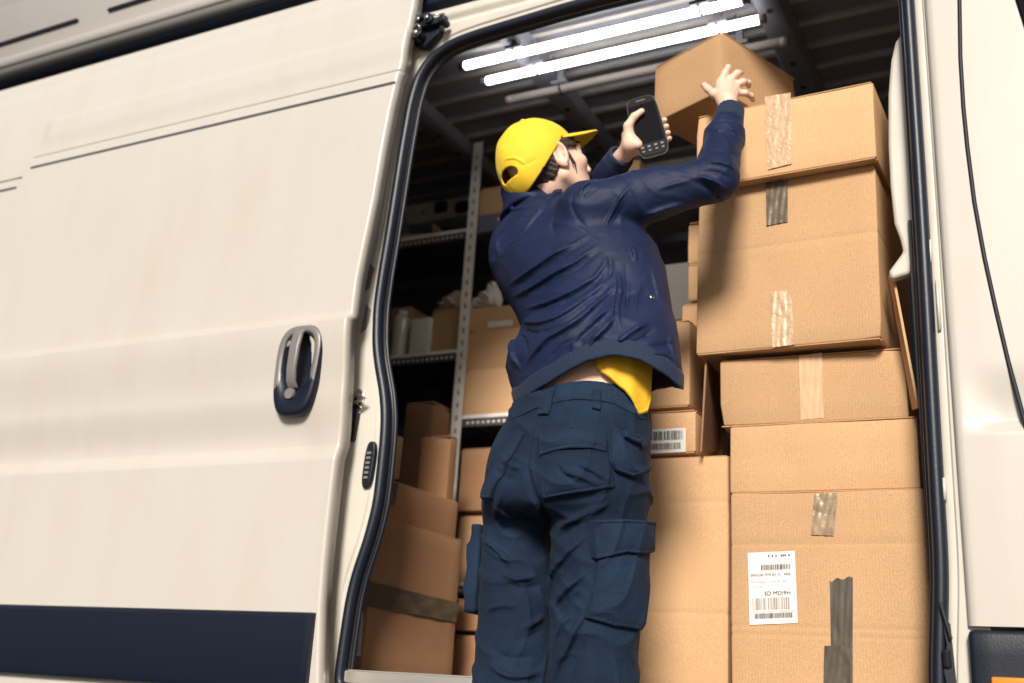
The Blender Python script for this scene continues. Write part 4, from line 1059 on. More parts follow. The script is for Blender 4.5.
# joints
SR, ER, WR = Wp(588, 211, -.22), Wp(715, 179, -.15), Wp(729, 118, -.01)
SLs, EL, WL = Wp(527, 232, .0), Wp(575, 225, .16), Wp(616, 164, .02)
print('upper arm', np.linalg.norm(SR-ER), 'fore', np.linalg.norm(ER-WR), 'left', np.linalg.norm(SLs-EL), np.linalg.norm(EL-WL))
ztop = JST[-1][0]
NB = Wp(532, 204, -.07)                               # base of the neck
hemp = [(505, 400), (516, 403), (530, 399), (560, 390), (600, 372), (625, 365), (648, 367), (668, 377), (683, 392), (700, 400)]
hem3 = np.array([P(x, y, -.30+.0*x) for x, y in hemp])
def hem_z(p): return np.interp(p[:, 0], hem3[:, 0], hem3[:, 2])
def torso_d(p): return smax(sweep(p, JST), p[:, 2]-ztop, .03)
def jacket_core(p):
    d = torso_d(p)
    d = smin(d, ell(p, Wp(514, 247, -.09), (.058, .06, .060)), .03)                       # the blouse over the left shoulder blade
    d = smin(d, chain(p, [SR+[-.08, .05, -.015], SR, SR*.45+ER*.55], [.058, .066, .057], .02), .035)
    arm = chain(p, [SR*.6+ER*.4, ER, ER*.35+WR*.65, WR+[0, 0, -.012]], [.059, .050, .045, .036], .02)
    d = smin(d, arm, .02)
    la = chain(p, [SLs+[.04, -.02, 0], SLs, EL, WL], [.062, .060, .055, .036], .02)
    return smin(d, la, .03)
def collar_d(p):
    c0 = NB+[-.005, .01, .0]; ax = _n([-.18, .10, 1]); q = p-c0; h_ = q @ ax; rad = q-h_[:, None]*ax
    rr = np.linalg.norm(rad*[1, .9, 1], axis=1); R0 = .071-.13*h_+.005*np.sin(np.arctan2(rad[:, 1], rad[:, 0])*3+h_*60)
    wall = np.abs(rr-R0)-.0065
    return smax(wall, np.abs(h_-.008)-.044, .008)
Jf = fold_field(jacket_core, [
    ([(562, 187), (545, 206), (529, 225), (516, 240), (503, 248)], .0075, .007),
    ([(506, 232), (498, 243), (500, 258)], .006, .010),
    ([(508, 210), (526, 208), (545, 203)], .005, .006), ([(508, 216), (524, 217), (540, 215)], -.004, .006),
    ([(591, 234), (556, 254), (530, 271), (508, 286)], .0065, .0055), ([(592, 239), (556, 260), (531, 277), (512, 289)], -.0075, .0055),
    ([(600, 243), (576, 262), (556, 273), (530, 289), (512, 297)], .0075, .0055), ([(602, 249), (577, 268), (556, 280), (532, 296)], -.0075, .006),
    ([(609, 256), (598, 274), (586, 284), (556, 300), (524, 309)], .0075, .006), ([(606, 266), (594, 283), (560, 304), (530, 314)], -.006, .006),
    ([(583, 241), (556, 247), (535, 258)], -.005, .006),
    ([(575, 189), (572, 200), (573, 210), (583, 225), (602, 240)], -.0060, .0035),
    ([(579, 197), (583, 188), (594, 182)], .006, .004), ([(583, 200), (588, 194), (598, 188)], -.005, .004),
    ([(614, 274), (592, 294), (566, 314), (544, 323), (522, 322)], .0095, .0065), ([(612, 284), (590, 303), (566, 321), (544, 330), (518, 329)], -.010, .006),
    ([(618, 283), (603, 299), (577, 323), (545, 343), (524, 366)], .0115, .0075), ([(600, 312), (579, 333), (560, 347), (545, 362), (534, 372)], -.0115, .008),
    ([(614, 305), (590, 326), (577, 338), (570, 352)], .010, .006), ([(584, 340), (579, 350), (576, 356)], -.008, .005),
    ([(616, 315), (604, 332), (594, 340), (588, 352)], .010, .006), ([(606, 338), (600, 350), (596, 354)], -.009, .005),
    ([(512, 338), (514, 355), (522, 372)], .009, .007), ([(519, 334), (526, 346), (528, 358)], -.009, .007),
    ([(649, 322), (636, 330), (622, 340), (612, 350)], .008, .006), ([(655, 328), (640, 339), (626, 347)], -.009, .006),
    ([(648, 345), (662, 346), (674, 343)], -.008, .006), ([(640, 357), (660, 354), (675, 360)], .004, .005),
    ([(618, 270), (620, 290), (617, 312), (620, 330)], .007, .006), ([(625, 262), (628, 285), (626, 318)], -.006, .005),
    ([(608, 252), (611, 268), (604, 285)], -.006, .005), ([(632, 246), (636, 262)], .005, .005),
    ([(641, 282), (637, 298), (632, 316)], .0035, .0028), ([(648, 284), (643, 300), (637, 318)], -.003, .0028),
    ([(668, 330), (672, 350), (680, 380)], .004, .006), ([(650, 262), (657, 290), (664, 318)], .004, .005),
    # sleeve
    ([(603, 232), (612, 212), (622, 196), (634, 182)], .0040, .004), ([(609, 234), (619, 214), (630, 196)], -.0035, .004),
    ([(640, 218), (665, 208), (690, 203)], .006, .008), ([(650, 228), (675, 220), (700, 212)], -.006, .007),
    ([(690, 180), (704, 186), (716, 196), (722, 206)], -.008, .0055), ([(695, 176), (712, 180), (728, 190)], .006, .005),
    ([(700, 172), (716, 172), (733, 180)], -.007, .005), ([(706, 163), (720, 163), (736, 170)], .0055, .005), ([(710, 150), (728, 152), (740, 156)], -.004, .006),
    ([(712, 133), (726, 130), (740, 132)], .0045, .006), ([(714, 122), (728, 120), (741, 124)], -.0045, .004),
    ([(655, 190), (675, 184), (692, 180)], .003, .006), ([(560, 205), (552, 222), (556, 238)], -.004, .008)], 1.3)
_ph = rng.uniform(0, 6.28, 12)
def cloth_noise(p, s=1.0):
    x, y, z = p[:, 0]+.4*p[:, 1], p[:, 1], p[:, 2]
    n = np.sin(x*34+z*21+_ph[0]+2*np.sin(z*17+_ph[1]))*.5+np.sin(x*19-z*43+_ph[2]+1.6*np.sin(x*23+_ph[3]))*.5+.35*np.sin(x*71+z*66+_ph[4]+y*40)
    return n*s
def wrinkle(p, s, dz=1.0):                           # sharp-crested random creases
    x, y, z = p[:, 0]+.3*p[:, 1], p[:, 1], p[:, 2]
    w1 = x*26+z*30*dz+1.7*np.sin(z*19+x*11+_ph[5])+1.3*np.sin(x*29-z*13+_ph[6]+y*20); w2 = x*14-z*37*dz+1.9*np.sin(x*21+z*9+_ph[7])+y*18
    m_ = .5+.5*np.sin(x*13+z*11+_ph[8]+y*9)
    return s*(m_*(1-np.abs(np.sin(w1)))**2+(1-m_)*(1-np.abs(np.sin(w2)))**2)
def jacket_solid(p):
    d = jacket_core(p); d = d-np.clip(Jf(p, d), -.012, .014)-cloth_noise(p, .0005)-wrinkle(p, .0022)
    return smin(d, collar_d(p), .009)
BAND = .040
def jacket_f(p):
    d = jacket_solid(p); hz = hem_z(p)+.03
    near = np.clip((hz+BAND+.02-p[:, 2])/.02, 0, 1)
    d = smax(d, hz-p[:, 2], .004)
    d = np.maximum(d, -(d+.007)*1.0) if False else d
    hol = torso_d(p)+.024                              # hollow the skirt of the jacket
    d = smax(d, -smax(hol, p[:, 2]-(hz+.16), .02), .004)
    for E_, T_ in ((WR, _n(WR-ER)), (WL, _n(WL-EL))):  # stop at the cuffs
        s = (p-E_) @ T_; loc_ = np.linalg.norm(p-E_, axis=1)-.09
        d = np.where(loc_ < 0, smax(d, s-.004, .003), d)
    q = p-(NB+[-.005, .01, 0]); ax = _n([-.18, .10, 1]); h_ = q @ ax; rr = np.linalg.norm(q-h_[:, None]*ax, axis=1)
    d = smax(d, -smax(rr-(.064-.13*h_), -h_-.02, .01), .004)
    return d
def band_f(p):
    d0 = torso_d(p); hz = hem_z(p)
    rib = .0004*np.cos(np.arctan2(p[:, 1]-JST[2][2], p[:, 0]-JST[2][1])*130)
    d = smax(np.abs(d0+.001)-.005-rib, hz-p[:, 2], .003); return smax(d, p[:, 2]-hz-BAND, .006)

person = empty('person', (-.9, -.2, 0), 'person in navy jacket, cargo trousers and yellow cap lifting a box with the right hand', 'person')
ph_ = person
# ---- head frame
HF = _n(.88*RIGHT+.24*UP+.46*FWD); HU = np.array([0, 0, 1.])*.98+(-.16)*RIGHT; HU = _n(HU-HF*np.dot(HU, HF)); HS = np.cross(HF, HU)
if np.dot(HS, FWD) > 0: HS = -HS
HB_ = np.array([HF, HS, HU]); HC = Wp(548, 166, -.08)
def hl(f, s, u): return HC+HF*f+HS*s+HU*u
print('head', HC, 'HS.FWD', np.dot(HS, FWD))
def head_d(p):
    d = ell(p, hl(-.012, 0, .028), (.098, .076, .092), HB_)
    d = smin(d, ell(p, hl(.028, 0, -.035), (.068, .058, .078), HB_), .03)
    d = smin(d, cap_(p, hl(.062, 0, -.092), hl(.055, .0, -.09), .024), .03)                    # chin
    for s in (1, -1):
        d = smin(d, chain(p, [hl(.0, s*.056, -.055), hl(.045, s*.038, -.092)], [.016, .014]), .025)   # jaw
        d = smin(d, ell(p, hl(.062, s*.040, -.022), (.024, .022, .020), HB_), .02)              # cheekbone
        d = smax(d, -ell(p, hl(.094, s*.032, .006), (.018, .020, .011), HB_), .012)             # socket
        d = smin(d, ell(p, hl(.076, s*.032, .004), (.0125, .014, .0115), HB_), .004)            # lid over the eye
        d = smin(d, chain(p, [hl(.084, s*.014, .020), hl(.080, s*.044, .020)], [.008, .006]), .012)   # brow
    d = smin(d, chain(p, [hl(.086, 0, .010), hl(.104, 0, -.018), hl(.109, 0, -.033)], [.0085, .0085, .0092]), .010)   # nose
    for s in (1, -1): d = smin(d, ell(p, hl(.101, s*.011, -.038), (.009, .007, .007), HB_), .006)
    d = smin(d, ell(p, hl(.088, 0, -.058), (.009, .022, .0055), HB_), .006)                     # lips
    d = smin(d, ell(p, hl(.086, 0, -.067), (.009, .020, .0055), HB_), .006)
    d = smax(d, -chain(p, [hl(.1025, -.02, -.0635), hl(.1025, .02, -.0635)], [.0015, .0015]), .003)
    return d
def ear_d(p):
    d = None
    for s in (1, -1):
        B = np.array([_n(HF*.93+HS*s*.35), _n(HS*s*.93-HF*.35), HU]); c = hl(-.004, s*.078, -.006)
        e = ell(p, c, (.021, .010, .036), B)
        e = smax(e, -ell(p, c+B[1]*.009+B[0]*.002+HU*.002, (.0135, .012, .025), B), .003)
        e = smin(e, ell(p, c-HU*.029+B[0]*.004, (.009, .006, .010), B), .004)
        e = smin(e, ell(p, c+B[0]*.012-HU*.004+B[1]*.001, (.004, .004, .006), B), .004)
        d = e if d is None else np.minimum(d, e)
    return d
# ---- hands: each finger is its own tapering chain rooted in the palm
def hand_R(p):
    y = lambda a, b, c: Wp(a, b, c+.166)
    palm = smin(smin(cap_(p, y(721, 84, -.122), y(723, 101, -.150), .0145, .0165), cap_(p, y(735, 89, -.100), y(730, 104, -.142), .0125, .0160), .014), cap_(p, y(729, 83, -.110), y(727, 100, -.147), .0135, .0165), .014)
    palm = smin(palm, cap_(p, y(727, 100, -.148), WR+[0, 0, -.02], .021, .0245), .014)
    fs = [[(722, 80, -.122), (727, 69, -.118), (731, 62, -.106), (733, 57, -.094)],
          [(730, 80, -.108), (737, 74, -.105), (742, 71, -.086), (744, 73, -.066)],
          [(736, 85, -.098), (743, 82, -.092), (748, 83, -.070), (749, 86, -.052)],
          [(738, 93, -.098), (745, 93, -.090), (751, 96, -.070), (753, 100, -.055)],
          [(722, 98, -.148), (714, 94, -.140), (708, 89, -.120), (703, 84, -.100)]]
    rs = [[.0100, .0092, .0082, .0072], [.0102, .0094, .0084, .0074], [.0098, .0090, .0080, .0070], [.0088, .0080, .0072, .0064], [.0140, .0112, .0095, .0080]]
    d = palm
    for f_, r_ in zip(fs, rs):
        pts = [y(*q) for q in f_]; c = chain(p, pts, r_, .004)
        for q_, rr_ in zip(pts[1:3], r_[1:3]): c = smin(c, np.linalg.norm(p-q_, axis=1)-rr_*1.05, .003)
        d = smin(d, c, .006)
    return d
PQ = [np.array(q, float) for q in ((625, 100), (651, 94), (669, 151), (644, 160))]
PC3 = P(647.5, 127, -.03)
pu = _n(P(*((PQ[1]+PQ[2])/2), -.005)-P(*((PQ[0]+PQ[3])/2), -.02)); pv = P(*((PQ[0]+PQ[1])/2), -.015)-P(*((PQ[3]+PQ[2])/2), -.02); pv = _n(pv-pu*np.dot(pu, pv)); pn = np.cross(pu, pv)
if np.dot(pn, CAM-PC3) < 0: pn = -pn
PHW, PHH, PHT = .0385, .0935, .0055
def ph(u, v, n): return PC3+pu*u+pv*v+pn*n
def hand_L(p):
    palm = smin(cap_(p, ph(-.052, .005, -.020), ph(-.050, -.035, -.012), .0175, .019), cap_(p, ph(-.035, .0, -.026), ph(-.030, -.045, -.022), .013, .014), .014)
    palm = smin(palm, cap_(p, ph(-.045, -.03, -.012), WL, .020, .024), .02)
    palm = smin(palm, cap_(p, ph(-.035, -.048, .004), ph(-.050, -.035, -.004), .012, .018), .012)
    d = smin(palm, chain(p, [ph(-.052, -.018, -.004), ph(-.046, .012, .010), ph(-.025, .030, .0165), ph(-.004, .040, .0155)], [.016, .0118, .0098, .0084], .005), .008)
    for i, v in enumerate((.016, -.004, -.024, -.042)):
        r = [.0098, .0100, .0092, .0082][i]
        d = smin(d, chain(p, [ph(-.040, v*.9, -.024), ph(-.008, v, -.0200), ph(.030, v-.004, -.0185), ph(.0460, v-.006, -.006)], [r, r*.95, r*.86, r*.74], .004), .005)
    return d
HST = stations([(330, 528, 645), (360, 524, 644), (385, 524, 643), (400, 523, 641), (420, 520, 640), (450, 512, 640)], .70, TW, [-.18, -.20, -.21, -.215, -.22, -.22])
def body_f(p):
    d = head_d(p); d = smin(d, ear_d(p), .004)
    neck = chain(p, [NB+[.0, 0, -.05], NB+[.002, .0, .0], hl(-.02, 0, -.055)], [.050, .046, .049], .02)
    d = smin(d, neck, .016)
    tor = smax(sweep(p, HST), p[:, 2]-HST[-1][0], .03); tor = smax(tor, HST[0][0]-p[:, 2], .03)
    d = smin(d, tor, .01)
    chest = chain(p, [Wp(583, 350, -.19), Wp(572, 300, -.16), Wp(555, 245, -.10), NB+[0, 0, -.05]], [.095, .09, .082, .045], .03)
    d = smin(d, chest, .03)
    d = smin(d, chain(p, [NB+[0, .01, -.075], SR+[0, .02, -.01], ER, WR], [.04, .04, .034, .025], .02), .02)
    d = smin(d, chain(p, [NB+[0, .01, -.075], SLs+[.02, 0, -.01], EL, WL], [.04, .038, .034, .024], .02), .02)
    far = np.linalg.norm(p-WR, axis=1) > .2; hr = np.full(len(p), 9.)
    if (~far).any(): hr[~far] = hand_R(p[~far])
    far2 = np.linalg.norm(p-WL, axis=1) > .2; h2 = np.full(len(p), 9.)
    if (~far2).any(): h2[~far2] = hand_L(p[~far2])
    return smin(smin(d, hr, .004), h2, .004)
lo_b = np.array([-1.28, -.42, .84]); hi_b = np.array([-.50, .42, 2.17])
body = sdf_obj('body', body_f, lo_b, hi_b, .0026, M['skin'], person, 1)
jl = np.min([q for q in (SR, ER, WR, SLs, EL, WL)], 0)-.13; jh = np.max([q for q in (SR, ER, WR, SLs, EL, WL)], 0)+.12; jl[1] = -.52; jl[2] = .95; jh[1] = .38; jl[0] = -1.26
jacket = sdf_obj('jacket', jacket_f, jl, jh, .0029, M['navy_nylon'], person, 0, margin=.02)
sdf_obj('hem_band', band_f, (-1.26, -.52, .94), (-.5, .2, 1.26), .0034, M['rib_knit'], jacket)
for E_, S_ in ((WR, ER), (WL, EL)):
    T_ = _n(E_-S_)
    def cuff(p, E_=E_, T_=T_):
        q = p-E_; s = q @ T_; r = np.linalg.norm(q-s[:, None]*T_, axis=1); a = np.arctan2(q @ np.cross(T_, [0, 1, .1]), q @ _n([0, 1, .1]))
        return smax(smax(np.abs(r-.0325+.05*np.clip(s+.04, 0, .1)*.6)-.0045-.0009*np.cos(a*44), s-.032, .004), -s-.03, .004)
    sdf_obj('cuff', cuff, E_-.075, E_+.075, .0026, M['rib_knit'], jacket)
# eyes and lashes
for s in (1,):
    m = MB(); pts = [hl(.0905-.5*abs(t-.4)**2*.03, .032+.016*(t-.5)*2*1.0, .001-.003*math.sin(math.pi*t)) for t in np.linspace(0, 1, 8)]
    pts = [trace(head_d, *_px) if False else q for q in pts for _px in [(0, 0)]]
    m.tube([hl(.0925-.004*t-.004*t*t, .018+.030*t, -.003-.003*math.sin(math.pi*t)) for t in np.linspace(0, 1, 8)], .0013, 6); m.build('eyelash', M['hair'], body, True)
    m = MB(); m.tube([hl(.096-.006*t-.006*t*t, .012+.036*t, .020+.004*math.sin(math.pi*t)) for t in np.linspace(0, 1, 8)], [.0014, .0022, .0024, .0024, .0022, .002, .0016, .001], 6); m.build('eyebrow', M['hair'], body, True)
m = MB(); e_ = hl(.002, .0905, -.033); m.tube([e_, e_+HS*.003], .0022, 10); m.build('earring', M['chrome'], body, True)

# ---- cap, hair
def capline(p):                                      # >0 above the rim of the cap
    q = (p-HC) @ HB_.T; f_, u_ = q[:, 0], q[:, 2]
    return np.where(f_ < .025, u_-(.040+.86*(f_-.025)), u_-(.040+.12*(f_-.025)))
def crown(p):
    d = ell(p, hl(-.022, 0, .032), (.108, .086, .099), HB_)
    return smin(d, ell(p, hl(-.052, 0, -.006), (.084, .080, .090), HB_), .02)
capf = fold_field(crown, [([(503, 160), (515, 158), (528, 166)], .003, .004), ([(517, 120), (505, 135), (498, 152)], .0016, .0025), ([(517, 166), (530, 163), (540, 156)], -.002, .004),
                          ([(525, 132), (540, 128), (556, 130)], .0012, .008), ([(500, 146), (510, 142), (516, 130)], -.0018, .006)])
hole_c = trace(crown, 507, 176); hole_n = grad(crown, hole_c)
def cap_f(p):
    d0 = crown(p); d0 = d0-capf(p, d0)-.0006*np.sin(p[:, 0]*90+p[:, 2]*70); d = np.maximum(d0, -(d0+.005)); d = smax(d, -capline(p)*.76, .004)
    q = (p-HC) @ HB_.T
    ang = np.arctan2(q[:, 1], q[:, 0]+.022)           # six panel seams
    for a0 in (0, math.pi/3, 2*math.pi/3, math.pi, -math.pi/3, -2*math.pi/3):
        dd = np.abs(np.angle(np.exp(1j*(ang-a0))))*np.hypot(q[:, 0]+.016, q[:, 1]); d = d+.0010*np.exp(-(dd/.0028)**2)
    hq = p-hole_c; hu = hq @ HU; hh = hq-hole_n*(hq @ hole_n)[:, None]
    e2 = np.hypot((hh @ np.cross(hole_n, HU))/.032, hu/.019)-1
    cut = np.maximum(e2*.018, -(hu+.012)) if False else np.maximum(e2*.018, -(hu+.010))
    cut = np.maximum(cut, np.abs(hq @ hole_n)-.04)
    d = smax(d, -cut, .003)
    return smin(d, ell(p, hl(-.020, 0, .136), (.007, .007, .004), HB_), .002)
def brim_f(p):
    q = (p-HC) @ HB_.T; f_, s_, u_ = q[:, 0], q[:, 1], q[:, 2]
    base = .064-.02*(f_-.08)-4.6*s_**2+.0           # curved down at the sides
    th = np.abs(u_-base)-.0030
    plan = np.hypot((f_-.052)/.122, s_/.080)-1
    return smax(smax(th, plan*.08, .003), -(crown(p)+.002), .003)
cl = HC-.16; ch_ = HC+.18
yc = sdf_obj('cap', cap_f, cl, ch_, .0021, M['yellow'], person)
sdf_obj('brim', brim_f, cl, ch_, .0024, M['yellow'], yc)
def hair_f(p):
    q = (p-HC) @ HB_.T; f_, s_, u_ = q[:, 0], q[:, 1], q[:, 2]
    d = smin(head_d(p)-.009, crown(p)+.008, .01) if False else head_d(p)-.0095-.0012*np.sin(f_*330+u_*420+2*np.sin(u_*40))
    front = np.where(u_ > .012, f_-(.070+.3*(u_-.03)), f_-(.022+.9*(u_-.0))*1.0)
    front = np.where(u_ < -.02, f_-(-.006+.62*(u_+.02)+.0), front)
    d = smax(d, front, .008); d = smax(d, -u_-.080, .01)
    d = np.where(capline(p) > -.004, np.maximum(d, crown(p)+.008), d)
    d = smax(d, -ell(p, hl(-.002, .088, -.008), (.022, .020, .036), HB_), .003)
    return smax(d, capline(p)-.03, .004)
hair = sdf_obj('hair', hair_f, cl, ch_, .0028, M['hair'], person)
for pts, r0 in (([(562, 147), (569, 154), (575, 163), (577, 173)], .0030), ([(560, 147), (567, 152), (572, 160), (574, 168)], .0024), ([(566, 143), (573, 142), (580, 142)], .003)):
    a = [trace(head_d, *q) for q in pts]; a = [x-_n(ray(*q))*.003 for x, q in zip(a, pts)]
    m = MB(); m.tube(a, [r0, r0*1.1, r0*.8, .0006][:len(a)], 8); m.build('hair_strand', M['hair'], hair, True)

# ---- shirt: collar edge and the tail hanging over the right hip
def shirt_base(p): return smin(sweep(p, HST)-.018, sweep(p, JST)+.030, .02)
sh_d = lambda p: sweep(p, HST)-.016-.004*np.sin(p[:, 0]*120+p[:, 1]*60)*np.clip((1.2-p[:, 2])*4, 0, 1)
shirt = patch('shirt', sh_d, [(596, 340), (655, 340), (652, 372), (651, 400), (648, 412), (639, 415), (632, 400), (624, 390), (613, 381), (602, 373), (596, 366)], .003, M['shirt'], person, h=.003, puff=.004, inner=-.004)
def scol(p):
    q = p-(NB+[.0, .005, .0]); ax = _n([-.18, .10, 1]); h_ = q @ ax; rr = np.linalg.norm(q-h_[:, None]*ax, axis=1)
    return smax(np.abs(rr-(.054-.06*h_))-.003, np.abs(h_-.030)-.016, .003)
sdf_obj('shirt_collar', scol, NB-.11, NB+.11, .003, M['shirt'], shirt)

# ---- trousers
tr = [(386, 527, 640), (398, 519, 644), (410, 514, 647), (430, 508, 648), (455, 500, 648), (475, 493, 646), (495, 487, 646), (520, 483, 648)]
TST = stations(tr, .74, TW, [-.215, -.215, -.215, -.22, -.225, -.225, -.225, -.22], .945)
hipL, kneeL, hipR, kneeR = Wp(524, 492, -.18), Wp(511, 690, -.19), Wp(600, 500, -.24), Wp(592, 690, -.22)
ztr = P(582, 387, -.34)[2]
wl = [P(522, 402, -.25), P(545, 394, -.32), P(580, 388, -.33), P(612, 392, -.33), P(642, 412, -.25)]
def trouser_core(p):
    d = sweep(p, TST); d = smax(d, TST[0][0]-.0-p[:, 2], .06)
    for hp, kn, ra, rb in ((hipL, kneeL, .086, .079), (hipR, kneeR, .099, .088)):
        an = np.array([kn[0]+.0, kn[1]+.01, .13]); d = smin(d, chain(p, [hp, kn, an], [ra, rb, .074], .02), .022)
    d = smin(d, ell(p, Wp(520, 468, -.25), (.066, .070, .10)), .03); d = smin(d, ell(p, Wp(580, 462, -.30), (.10, .075, .105)), .03)
    return d
Tf = fold_field(trouser_core, [
    ([(548, 402), (537, 420), (531, 440), (527, 465), (532, 490), (545, 513), (549, 530)], -.008, .0055), ([(541, 412), (535, 440), (531, 465), (537, 490)], .003, .005),
    ([(549, 530), (550, 580), (550, 640), (549, 683)], -.006, .009),
    ([(558, 530), (582, 515), (610, 503)], .008, .006), ([(556, 540), (575, 526), (588, 520)], -.007, .006), ([(545, 500), (575, 500), (612, 492)], -.005, .006),
    ([(530, 494), (538, 508), (542, 522)], .006, .006), ([(521, 510), (530, 520), (545, 526)], -.006, .006), ([(495, 505), (508, 515), (525, 520)], .005, .007),
    ([(554, 680), (563, 660), (572, 642), (580, 622), (585, 610)], .010, .006), ([(566, 683), (576, 660), (586, 640)], -.006, .009),
    ([(550, 580), (558, 568), (567, 556), (578, 543), (586, 535)], .008, .0055), ([(554, 590), (564, 574), (576, 560)], -.007, .006),
    ([(555, 606), (566, 592), (576, 582), (586, 572)], .008, .006), ([(556, 620), (570, 602), (582, 592)], -.007, .007), ([(554, 640), (564, 624), (574, 610)], .004, .006),
    ([(500, 573), (516, 579), (536, 577)], .006, .006), ([(508, 584), (525, 588), (543, 584)], -.006, .007), ([(485, 537), (505, 557), (515, 570)], .005, .006),
    ([(486, 612), (500, 606), (520, 606)], .004, .007), ([(520, 630), (535, 622), (546, 614)], .005, .007), ([(515, 640), (530, 637), (546, 628)], -.005, .008),
    ([(487, 662), (500, 672), (516, 677), (543, 672)], .006, .007), ([(490, 648), (510, 658), (536, 656)], -.005, .008),
    ([(560, 470), (580, 476), (600, 486)], .0035, .006), ([(556, 462), (566, 476), (584, 486)], -.003, .005), ([(575, 462), (592, 470), (610, 482)], .003, .005),
    ([(544, 396+15), (580, 402), (612, 407), (640, 426)], -.003, .0025), ([(518, 418), (530, 413), (544, 410)], -.003, .0025),
    ([(612, 412), (609, 430), (610, 470), (614, 510)], -.0022, .0022), ([(505, 458), (512, 466), (525, 470)], .003, .006), ([(498, 470), (508, 478), (524, 481)], -.003, .006)], 1.75)
def trouser_solid(p):
    d = trouser_core(p); return d-np.clip(Tf(p, d), -.017, .016)-cloth_noise(p, .0009)-wrinkle(p, .0058, .8)
def waist_z(p): return np.interp(p[:, 0], [q[0] for q in wl], [q[2] for q in wl])
ZW = P(582, 388, -.335)[2]
def trouser_f(p):
    d = trouser_solid(p); zt_ = ZW-.02*np.clip((p[:, 1]+.33)/.3, 0, 1)*0
    d = smax(d, p[:, 2]-zt_, .004)
    d = smax(d, -smax(smin(sweep(p, TST), sweep(p, TST), .01)+.012, -(p[:, 2]-(zt_-.05)), .01), .004)
    return smax(d, .06-p[:, 2], .01)
trousers = sdf_obj('trousers', trouser_f, (-1.30, -.56, .04), (-.58, .10, 1.16), .0033, M['trouser'], person, 1, margin=.02)
def tb(p): return trouser_solid(p)
patch('waistband', tb, [(512, 404), (530, 393), (556, 384), (585, 380), (615, 384), (650, 408), (650, 424), (640, 420), (612, 404), (580, 400), (548, 405), (522, 416), (512, 420)], .0025, M['trouser_dk'], trousers, h=.0034, rim=.001)
for q in ([(546, 391), (556, 389), (549, 415), (538, 415)], [(592, 390), (602, 391), (601, 411), (592, 409)]): patch('belt_loop', tb, q, .0075, M['trouser_dk'], trousers, h=.0024, rim=.0008, edge=.002)
patch('pocket_flap', tb, [(540, 432), (560, 428), (582, 427), (600, 433), (608, 440), (608, 453), (590, 449), (572, 449), (555, 452), (540, 457)], .0070, M['trouser_dk'], trousers, h=.0022, puff=.003, rim=.0015, edge=.002)
patch('back_pocket', tb, [(541, 452), (608, 450), (612, 468), (616, 488), (590, 492), (560, 497), (544, 500), (541, 478)], .0035, M['trouser'], trousers, h=.0024, puff=.003, edge=.003)
patch('tool_pocket', tb, [(609, 428), (618, 430), (640, 446), (641, 474), (630, 477), (614, 471), (608, 462)], .0100, M['trouser_dk'], trousers, h=.0024, puff=.006, edge=.003)
patch('pocket_tab', tb, [(618, 432), (634, 441), (632, 448), (618, 440)], .024, M['trouser_dk'], trousers, h=.0024, edge=.002)
patch('tool_loop', tb, [(519, 432), (525, 433), (512, 458), (499, 482), (493, 500), (484, 500), (484, 494), (494, 470), (506, 450)], .0090, M['trouser_dk'], trousers, h=.0026, edge=.002)
patch('cargo_pocket', tb, [(596, 548), (650, 548), (652, 580), (650, 622), (640, 630), (612, 626), (584, 618), (592, 590)], .0085, M['trouser_dk'], trousers, h=.0026, puff=.008, edge=.003)
patch('cargo_flap', tb, [(590, 520), (620, 519), (648, 521), (656, 552), (640, 554), (622, 552), (604, 556), (591, 559)], .0175, M['trouser_dk'], trousers, h=.0024, puff=.004, edge=.002)
# cargo pocket standing out on the far left thigh
def cp(p):
    a, b = Wp(478, 540, -.14), Wp(474, 604, -.14); th_ = .024+.014*np.clip((.80-p[:, 2])/.10, 0, 1)+.010*(p[:, 2] > .80)
    return smax(tb(p)-th_-.002*np.sin(p[:, 2]*80), rbx(p, (a+b)/2, (.045, .075, np.linalg.norm(a-b)/2+.025), .008), .005)
c_ = (Wp(476, 535, -.12)+Wp(472, 600, -.12))/2
sdf_obj('cargo_pocket', cp, c_-.15, c_+.15, .004, M['trouser_dk'], trousers)
# snap button on the jacket front
bq = trace(jacket_solid, 652, 297); bn = grad(jacket_solid, bq); m = MB()
m.tube([bq-bn*.002, bq+bn*.0015, bq+bn*.003], [.0065, .0065, .0050], 18); o = m.build('snap_button', M['chrome'], jacket, True); recalc(o); autosmooth(o, 40)
m = MB(); m.tube([bq+bn*.0031, bq+bn*.0036], .003, 12); m.build('button_centre', M['dark'], jacket)
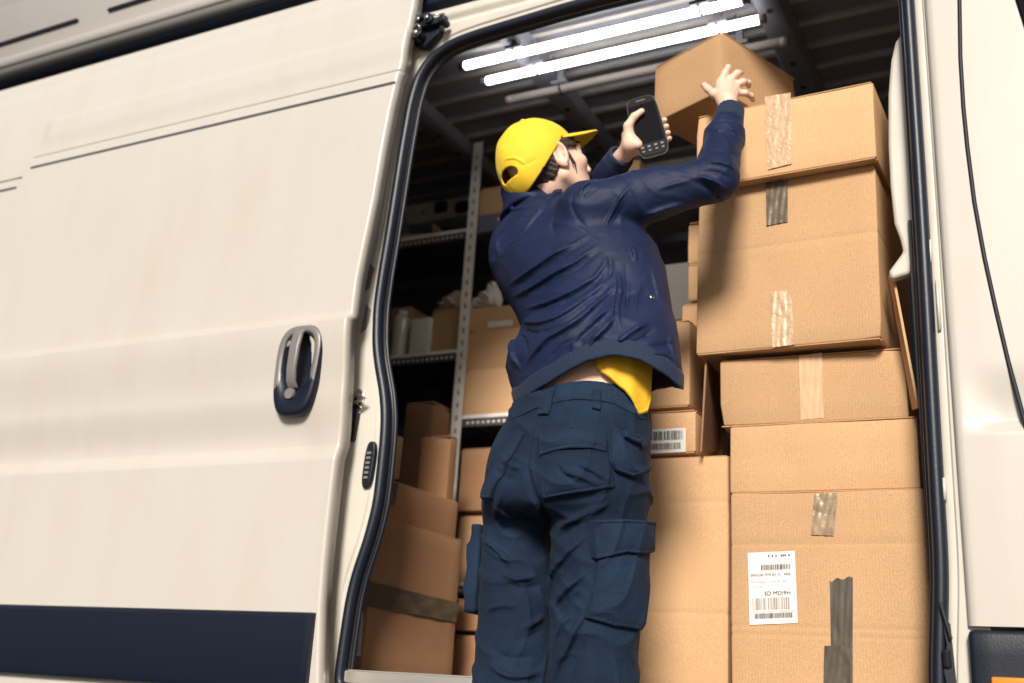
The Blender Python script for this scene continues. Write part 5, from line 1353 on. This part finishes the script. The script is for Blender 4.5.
# boots
for kn in (kneeL, kneeR):
    b0 = np.array([kn[0], kn[1]+.01, .0])
    def bf(p, b0=b0):
        d = smin(cap_(p, b0+[0, 0, .22], b0+[0, 0, .06], .05, .048), ell(p, b0+[.03, .09, .045], (.05, .14, .055), rotz(.36).T), .03)
        return smax(d, -p[:, 2]+.003, .004)
    sdf_obj('boot', bf, b0+[-.16, -.12, -.01], b0+[.2, .28, .32], .006, M['boot'], person)

# ================================================================== PHONE
phone = empty('mobile_phone', PC3, 'black mobile phone held up in the left hand, screen towards the viewer', 'phone')
BP = np.array([pu, pv, pn])
m = MB(); pl = superellipse(PHW, PHH, 48, 5)
for (s, n0, n1, mi) in ((1.0, -.0045, .0045, 0), (.955, .0045, .0058, 0)):
    k = len(m.v); v = [ph(a*s, b*s, n0) for a, b in pl]+[ph(a*s, b*s, n1) for a, b in pl]; n = len(pl)
    m.add(v, [tuple(range(n-1, -1, -1)), tuple(range(n, 2*n))]+[(i, (i+1) % n, (i+1) % n+n, i+n) for i in range(n)])
o = m.build('phone_case', M['black'], phone); recalc(o); bevel(o, .0012); autosmooth(o, 40)
m = MB(); n = len(pl)
k = [(ph(a*1.0, b*1.0, .0035), ph(a*1.025, b*1.012, .0035), ph(a*1.025, b*1.012, -.001), ph(a, b, -.001)) for a, b in pl]
m.add([q for kk in k for q in kk], [(i*4+j, i*4+(j+1) % 4, ((i+1) % n)*4+(j+1) % 4, ((i+1) % n)*4+j) for i in range(n) for j in range(4)])
o = m.build('phone_rim', M['rimgrey'], phone); recalc(o)
m = MB(); m.add([ph(-.033, -.052, .0062), ph(.033, -.052, .0062), ph(.033, .070, .0062), ph(-.033, .070, .0062)], [(0, 1, 2, 3)]); m.build('screen', M['screen'], phone)
for u in (-.022, -.008, .007, .021):
    m = MB(); pk = superellipse(.0042, .0030, 16, 2.6); m.add([ph(u*1.15+a, -.062+b, .0066) for a, b in pk], [tuple(range(16))]); m.build('key', M['keygrey'], phone)
    m = MB(); m.add([ph(u*1.15+a*.9, -.074+b*.7, .0066) for a, b in pk], [tuple(range(16))]); m.build('key', M['keygrey'], phone)
m = MB(); m.add([ph(-.012, .080, .0066), ph(.012, .080, .0066), ph(.012, .0825, .0066), ph(-.012, .0825, .0066)], [(0, 1, 2, 3)]); m.build('earpiece', M['keygrey'], phone)
